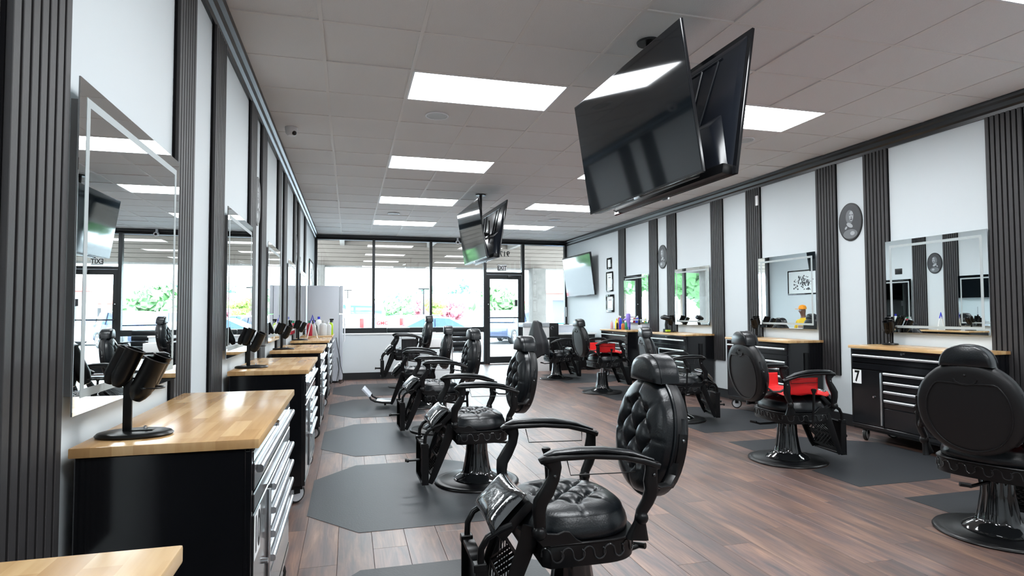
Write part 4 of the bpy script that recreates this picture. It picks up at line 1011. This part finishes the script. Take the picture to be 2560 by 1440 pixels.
    for s in (-1, 1):
        yy = s*.30
        P('armrest_frame', ('af', s), lambda: MB().tube([(.190, yy, .715), (.175, yy, .722), (.12, yy, .728), (.0, yy, .727), (-.12, yy, .715), (-.20, yy, .694), (-.262, yy, .672)], [(.018, .010), (.028, .014), (.030, .013), (.028, .012), (.026, .012), (.024, .012), (.015, .012)], 12, side=(0, 1, 0), e=3).mesh('af', smooth=True, angle=60), M_blk2)
        P('armrest_pad', ('ap', s), lambda: MB().tube([(.175, yy, .734), (.14, yy, .744), (.05, yy, .747), (-.05, yy, .743), (-.15, yy, .726), (-.24, yy, .696)], [(.012, .005), (.024, .011), (.026, .012), (.025, .012), (.022, .011), (.010, .005)], 12, side=(0, 1, 0)).mesh('ap', smooth=True), M_leather)
        P('front_support', ('fs', s), lambda: MB().tube([(.150, yy, .722), (.135, yy, .690), (.140, yy, .655), (.165, yy, .61), (.188, yy*.985, .575), (.192, yy*.97, .54), (.188, yy*.96, .49), (.188, yy*.95, .455)], [(.016, .036), (.015, .024), (.014, .021), (.015, .026), (.015, .027), (.015, .024), (.015, .021), (.014, .018)], 10, side=(0, 1, 0), e=4).mesh('fs', smooth=True, angle=60), M_blk2)
        P('rear_support', ('rs', s), lambda: MB().tube([(-.235, yy, .690), (-.232, yy, .66), (-.228, yy, .62), (-.232, yy, .585), (-.218, yy*.98, .545), (-.198, yy*.96, .51), (-.192, yy*.95, .47), (-.185, yy*.92, .41)], [(.015, .026), (.014, .022), (.015, .026), (.015, .026), (.014, .022), (.014, .020), (.015, .021), (.018, .044)], 10, side=(0, 1, 0), e=4).mesh('rs', smooth=True, angle=60), M_blk2)
        P('joint_knob', ('jk', s), lambda: MB().ball((.190, s*.292, .468), .026, 12).mesh('jk', smooth=True), M_blk2)
        P('joint_knob', ('jr', s), lambda: MB().ball((-.196, s*.290, .488), .025, 12).mesh('jk', smooth=True), M_blk2)
        P('hinge_bracket', ('hb', s), lambda: MB().prism([(.195, .470), (.15, .452), (.115, .448), (.09, .456), (.07, .452), (.045, .425), (.02, .410), (.17, .408), (.20, .44)], s*.262-.006, s*.262+.006, axis=1).mesh('hb', bevel=.002, seg=1), M_blk2)
        P('back_arm', ('ba', s), lambda: MB().tube([(-.228, s*.285, .615), (-.27, s*.275, .590), (-.32, s*.255, .588), (-.352, s*.235, .615), (-.362, s*.232, .66)], [(.007, .018)]*5, 10, e=3).mesh('ba', smooth=True), M_blk2)
        P('back_strap', ('bs', s), lambda: MB().tube([BK @ Vector((s*(.242*(1-abs(t/.247)**2.1)**(1/2.1)+.003), t, -.036)) for t in (.045, .02, -.02, -.06, -.10, -.14, -.17)], [(.018, .0045)]*7, 8, side=(1, 0, 0), e=5).mesh('bs', smooth=True, angle=50), M_blk2)
        P('bolt', ('bo', s), lambda: MB().ball(BK @ Vector((s*.247, .02, -.036)), .008, 8).ball(BK @ Vector((s*.200, -.15, -.036)), .008, 8).ball((-.235, s*.315, .645), .007, 8).ball((.14, s*.314, .665), .007, 8).mesh('bo', smooth=True), M_bolt)
        P('towel_wire', ('tw', s), lambda: MB().tube([(.085, yy*.93, .715), (.070, yy*.93, .655), (-.18, yy*.93, .650), (-.18, yy*.93, .69)], .0022, 6).mesh('tw'), M_blk2)
    P('recline_lever', 'rl', lambda: MB().tube([(-.045, -.345, .33), (-.035, -.345, .46), (-.03, -.345, .58)], [.008, .009, .010], 10).lathe([(.010, -.01), (.014, .0), (.021, .018), (.020, .026), (.012, .03)], 14, c=(-.03, -.345, .585)).tube([(-.045, -.345, .345), (-.05, -.24, .345)], .008, 8).mesh('rl', smooth=True), M_blk2)
    # footrest
    def pad():
        m = MB(); n_ = 15; U = Vector((0, 1, 0)); D = Vector((.70, 0, -.714)); Nn = Vector((.714, 0, .70)); c = Vector((.258, 0, .487))
        def f(u, v):
            a, b = 2*u-1, 2*v-1; pin = 1-.10*(1-a*a)*0; ex = 1-.12*(b*b)*(1-a*a)*0
            puff = ((1-a**4)*(1-b**4))**.4; w = .165*(1-.10*(1-abs(b))*0)*(1-.07*(1-b*b)*1); hh = .095*(1-.08*(1-a*a))
            return a, b, puff, w, hh
        m.grid(lambda u, v: (lambda q: c+U*q[0]*q[3]+D*q[1]*q[4]+Nn*(.045*q[2]+.012))(f(u, v)), n_, n_)
        m.grid(lambda u, v: (lambda q: c+U*q[0]*q[3]+D*q[1]*q[4]-Nn*(.02*q[2]-.012))(f(u, v)), n_, n_)
        return m.mesh('pad', smooth=True, angle=70)
    P('calf_pad', 'cpad', pad, M_vinylcover)
    P('calf_pad_board', 'cpb', lambda: MB().box((-.085, -.155, -.045), (.085, .155, -.008), Matrix.Translation((.258, 0, .487)) @ Matrix.Rotation(radians(45), 4, 'Y')).mesh('cb', bevel=.006), M_blk2)
    P('front_apron', 'fap', lambda: MB().box((.150, -.15, .34), (.20, .15, .45)).mesh('fa', bevel=.006), M_blk2)
    for s in (-1, 1):
        P('leg_link', ('ll', s), lambda: MB().tube([(.185, s*.17, .45), (.205, s*.17, .38), (.26, s*.17, .24), (.315, s*.165, .10), (.335, s*.16, .055)], [(.008, .034), (.008, .034), (.008, .028), (.008, .022), (.008, .016)], 8, side=(0, 1, 0), e=5).mesh('ll', smooth=True, angle=60), M_blk2)
    def lattice():
        m = MB(); a0 = Vector((.215, 0, .36)); a1 = Vector((.325, 0, .09))
        for s in (-1, 1): m.tube([a0+Vector((0, s*.155, 0)), a1+Vector((0, s*.155, 0))], .006, 6)
        def pt(u, v): return a0+(a1-a0)*v+Vector((0, (u-.5)*.31, 0))
        for k in range(9):
            for d in (-1, 1):
                u0 = k/8; u1 = u0+d*.5
                if 0 <= u1 <= 1:
                    m.tube([pt(u0, .15), pt(u1, .55)], (.007, .003), 5); m.tube([pt(u0, .55), pt(u1, .95)], (.007, .003), 5)
        for v in (.12, .55, .97): m.tube([pt(0, v), pt(1, v)], (.012, .004), 6)
        return m.mesh('lat')
    P('lattice_panel', 'lat', lattice, M_blk2)
    if not foot:
        for s in (-1, 1):
            P('foot_rod', ('fr', s), lambda: MB().tube([(.255, s*.15, .455), (.30, s*.15, .440), (.345, s*.148, .415), (.368, s*.145, .375), (.372, s*.145, .30)], .0125, 10).mesh('fr', smooth=True), M_blk2)
            P('peg', ('pg', s), lambda: MB().tube([(.385, s*.05, .185+s*.01), (.475, s*.05, .185+s*.01)], .008, 10).tube([(.470, s*.05, .185+s*.01), (.485, s*.05, .185+s*.01)], .013, 12).mesh('pg', smooth=True), M_blk2)
        def plate():
            m = MB(); m.box((.352, -.155, .055), (.366, .155, .31)); m.box((.345, -.165, .045), (.392, -.150, .315)); m.box((.345, .150, .045), (.392, .165, .315)); m.box((.345, -.165, .300), (.392, .165, .315)); m.box((.345, -.165, .045), (.392, .165, .060)); return m.mesh('fp', bevel=.002, seg=1)
        P('foot_plate', 'fp', plate, M_blk2)
        for s in (-1, 1): P('rod_clamp', ('rc', s), lambda: MB().box((.350, s*.145-.021, .298), (.398, s*.145+.021, .328)).mesh('rc', bevel=.003, seg=1), M_blk2)
    else:
        P('foot_plate', 'fpx', lambda: MB().box((.34, -.155, .075), (.53, .155, .095)).mesh('fp', bevel=.004), M_steel)
        for s in (-1, 1): P('foot_rod', ('frx', s), lambda: MB().tube([(.335, s*.155, .07), (.45, s*.155, .08), (.54, s*.15, .095), (.59, s*.145, .12), (.62, s*.14, .17)], .0125, 10).mesh('fr', smooth=True), M_blk2)
        P('toe_plate', 'tpx', lambda: MB().box((-.012, -.16, -.07), (.012, .16, .07), Matrix.Translation((.655, 0, .205)) @ Matrix.Rotation(radians(42), 4, 'Y')).mesh('tp', bevel=.004), M_fridge)
        P('prop_foot', 'pfx', lambda: MB().tube([(.42, 0, .075), (.42, 0, .02)], .014, 10).mesh('pf'), M_blk2)
    return r
CH = [(.84, 2.31, 178.7, 'black tufted barber chair nearest the camera, beside the cabinet numbered 10', 0, False),
      (.88, 4.37, 181, 'black tufted barber chair in the left row, second from the camera, on its round base', 0, False),
      (.89, 6.35, 182, 'black tufted barber chair in the left row, third from the camera', 0, False),
      (.88, 8.05, 174, 'black tufted barber chair in the left row with its footrest folded out', 0, True),
      (.90, 10.2, 179.5, 'raised black barber chair in the left row with a black towel hanging at its arm', .13, False),
      (3.51, 2.57, 20, 'black barber chair cut by the right edge of the view, seen from behind', 0, False),
      (3.56, 4.28, -5, 'black barber chair with a red cape in front of the cabinet numbered 7', .015, False),
      (3.68, 6.2, -14, 'black barber chair in the right row with an empty seat, behind the nearest headrest', 0, False),
      (3.78, 8.59, 1, 'raised black barber chair in the right row with a red cape and a chrome piston', .071, False),
      (3.74, 10.58, 3, 'black barber chair in the right row with a black cape over its back', 0, False)]
for k, (x, y, a, lab, lift, foot) in enumerate(CH):
    barber_chair(x, y, radians(a), lab, lift, foot)
def disc_c(k): 
    x, y, a = CH[k][:3]; return x-.03*cos(radians(a)), y-.03*sin(radians(a))
for k, (yc, lab) in enumerate([(2.25, 'black rubber mat under the chair nearest the camera'), (4.30, 'black octagonal rubber mat beside the second left chair'), (6.15, 'black octagonal rubber mat beside the third left chair'), (8.1, 'black octagonal rubber mat under the folded out footrest'), (9.95, 'black octagonal rubber mat nearest the refrigerator')]):
    matL(yc, lab, *disc_c(k))
for k, (yc, lab, x0) in zip((5, 6, 7, 8, 9), [(2.45, 'black rubber mat beneath the chair cut by the right edge', 3.55), (4.25, 'black rubber mat in front of the cabinet numbered 7', 3.47), (6.20, 'black rubber mat beside the empty right row chair', 3.5), (8.5, 'black rubber mat beside the raised right row chair', 3.6), (10.6, 'black rubber mat beside the chair with the black cape', 3.65)]):
    matR(yc, lab, *disc_c(k), x0=x0)

# ------------------------------------------------------------------ capes and towels
def place(k):
    x, y, a = CH[k][:3]; return (x, y, CH[k][4]), radians(a)
def cloth(name, f, m, loc, rz, label, nu=24, nv=24, thick=.004, cat='cape'):
    mb = MB().grid(f, nu, nv); me = mb.mesh('cl', smooth=True, angle=80)
    o_ = obj(name, me, m, None, loc, (0, 0, rz), label=label, cat=cat)
    md = o_.modifiers.new('solid', 'SOLIDIFY'); md.thickness = thick; md.offset = 1
    return o_
def red_cape(k, label):
    loc, rz = place(k); yn = -.262
    # one sheet: rises at the near arm, lies over the seat, rises by the far arm
    def f(u, v):
        prof = [(yn, .685), (yn+.004, .60), (yn+.012, .552), (-.20, .553), (-.10, .562), (0, .566), (.10, .562), (.20, .553), (.252, .556), (.258, .62), (.262, .675)]
        t = u*(len(prof)-1); i = min(int(t), len(prof)-2); q = t-i
        yy = prof[i][0]*(1-q)+prof[i+1][0]*q; zz = prof[i][1]*(1-q)+prof[i+1][1]*q
        xx = -.20+.27*v
        if 2 <= t <= 8: xx = -.22+.50*v*(.75+.25*sin(pi*(t-2)/6)); zz += .004*sin(xx*40+yy*20)+(.012*max(0, v-.8)*5*sin(yy*30))
        else: yy += .004*sin(xx*35)
        if v > .85 and 2 <= t <= 8: zz -= .05*(v-.85)/.15*.3
        return (xx, yy, zz+.006)
    cloth('barber_cape', f, M_red, loc, rz, label, 44, 20)
red_cape(6, 'bright red cape over the seat of the chair before the cabinet numbered 7')
red_cape(8, 'bright red cape over the seat of the raised right row chair')
loc, rz = place(5)
cloth('barber_cape', lambda u, v: (-.22+.44*v, -.2+.42*u, .556+.016*sin(pi*u)*sin(pi*v)+.004*sin(u*22)+.006), M_red, loc, rz, 'red cape on the seat of the chair cut by the right edge')
loc, rz = place(4)
def tw(u, v):
    return (.075-.25*u, .262+.006*sin(u*26)*v, .672-.30*v-.02*sin(u*9)*v)
cloth('towel', tw, M_cape, loc, rz, 'black towel hanging from the arm wire of the raised left row chair', cat='towel')
loc, rz = place(9)
def drape(u, v):
    # draped over headrest and back, wraps round; u around, v down
    a = (u-.5)*1.9*pi*.92; h = v
    rad = .055+.235*min(1, h*1.5)**.75
    top = 1.075; z = top-.60*h-.10*max(0, h-.5)*(1+sin(a*3))
    xx = -.40-.0*h+rad*.62*cos(a+pi)+.05*h*0+ (.06*h); yy = rad*1.02*sin(a+pi)
    xx += .012*sin(a*7)*h; yy += .012*cos(a*6)*h
    return (xx-.035, yy, z)
cloth('barber_cape', drape, M_cape, loc, rz, 'black cape draped over the back of the farthest right row chair', 48, 26)
loc, rz = place(2)
c = empty('hair_clipper', (loc[0], loc[1], .62), rz, label='small black clipper tray on the third left chair arm', cat='clipper') if 0 else None

# ------------------------------------------------------------------ seated customer (seen in the second right mirror)
def person(x, y, rz):
    V, Eg, Rd = [], [], []
    def v(p, r, par=None):
        V.append(p); Rd.append(r if isinstance(r, tuple) else (r, r)); i = len(V)-1
        if par is not None: Eg.append((par, i))
        return i
    pel = v((0, .05, .55), (.15, .12)); wa = v((0, .08, .72), (.135, .10), pel); ch = v((0, .10, .92), (.155, .11), wa); sh = v((0, .10, 1.04), (.10, .08), ch)
    nk = v((0, .085, 1.12), .052, sh); h0 = v((0, .07, 1.19), .07, nk); h1 = v((0, .065, 1.26), (.078, .092), h0); h2 = v((0, .07, 1.33), .062, h1)
    for s in (-1, 1):
        hp = v((s*.10, .0, .54), .085, pel); kn = v((s*.13, -.42, .53), .062, hp); an = v((s*.13, -.44, .10), .042, kn); v((s*.14, -.60, .05), .038, an)
        so = v((s*.19, .10, 1.0), .058, ch); el = v((s*.25, .06, .76), .042, so); wr = v((s*.17, -.20, .68), .028, el); pm = v((s*.155, -.26, .665), (.034, .02), wr)
        for k in range(4):
            L_ = (.9, 1, .95, .78)[k]; a = v((s*.155+(k-1.5)*.019, -.30, .660), .0095, pm); v((s*.155+(k-1.5)*.021, -.30-.045*L_, .640), .0075, a)
        th = v((s*.155-s*.035, -.255, .655), .011, pm); v((s*.155-s*.052, -.29, .648), .009, th)
    me = bpy.data.meshes.new('body'); me.from_pydata(V, Eg, []); ob = bpy.data.objects.new('tmp', me); COL.objects.link(ob)
    ob.modifiers.new('skin', 'SKIN'); sk = me.skin_vertices[0].data if me.skin_vertices else None
    if sk:
        for q, r in zip(sk, Rd): q.radius = r
        sk[0].use_root = True
    sb = ob.modifiers.new('sub', 'SUBSURF'); sb.levels = 2; sb.render_levels = 2
    bpy.context.view_layer.update(); dg = bpy.context.evaluated_depsgraph_get(); nm = bpy.data.meshes.new_from_object(ob.evaluated_get(dg)); bpy.data.objects.remove(ob)
    nm.materials.clear()
    for m in (M_skin, mat('shirt_yellow', (.75, .48, .02), .8), M_dgrey, M_blk2): nm.materials.append(m)
    for p in nm.polygons:
        c = p.center; p.use_smooth = True
        if c.z < .12: p.material_index = 3
        elif c.z < .62 and c.y > -.52 and not (c.y < -.16 and c.z > .61): p.material_index = 2
        elif c.z < 1.07 and c.y > .0: p.material_index = 1
        else: p.material_index = 0
    r = empty('person', (x, y, 0), rz, label='seated person in a yellow shirt, orange cap and glasses, seen in a right wall mirror', cat='person')
    obj('body', nm, None, r)
    obj('cap', MB().lathe([(.094, 1.285), (.092, 1.33), (.07, 1.375), (.02, 1.392)], 20, c=(0, .068, 0)).box((-.06, -.10, 1.285), (.06, 0, 1.297)).mesh('cap', smooth=True), mat('cap_orange', (.85, .30, .01), .7), r)
    m = MB()
    for s in (-1, 1): m.tube([(s*.034+.024*cos(k*pi/8), -.030, 1.255+.020*sin(k*pi/8)) for k in range(16)], .004, 6, closed=True)
    m.tube([(-.012, -.032, 1.257), (.012, -.032, 1.257)], .003, 6)
    obj('glasses', m, M_white, r)
    obj('nose', MB().ball((0, -.028, 1.235), (.013, .018, .02), 8).mesh('n', smooth=True), M_skin, r)
    for s in (-1, 1):
        obj('eye', MB().ball((s*.034, -.020, 1.255), (.012, .006, .007), 8).mesh('e', smooth=True), M_white, r)
        obj('ear', MB().ball((s*.085, .07, 1.245), (.010, .016, .028), 8).mesh('e', smooth=True), M_skin, r)
    obj('mouth', MB().ball((0, -.016, 1.200), (.022, .006, .006), 8).mesh('m', smooth=True), M_redp, r)
person(-.36, 12.45, pi/2)
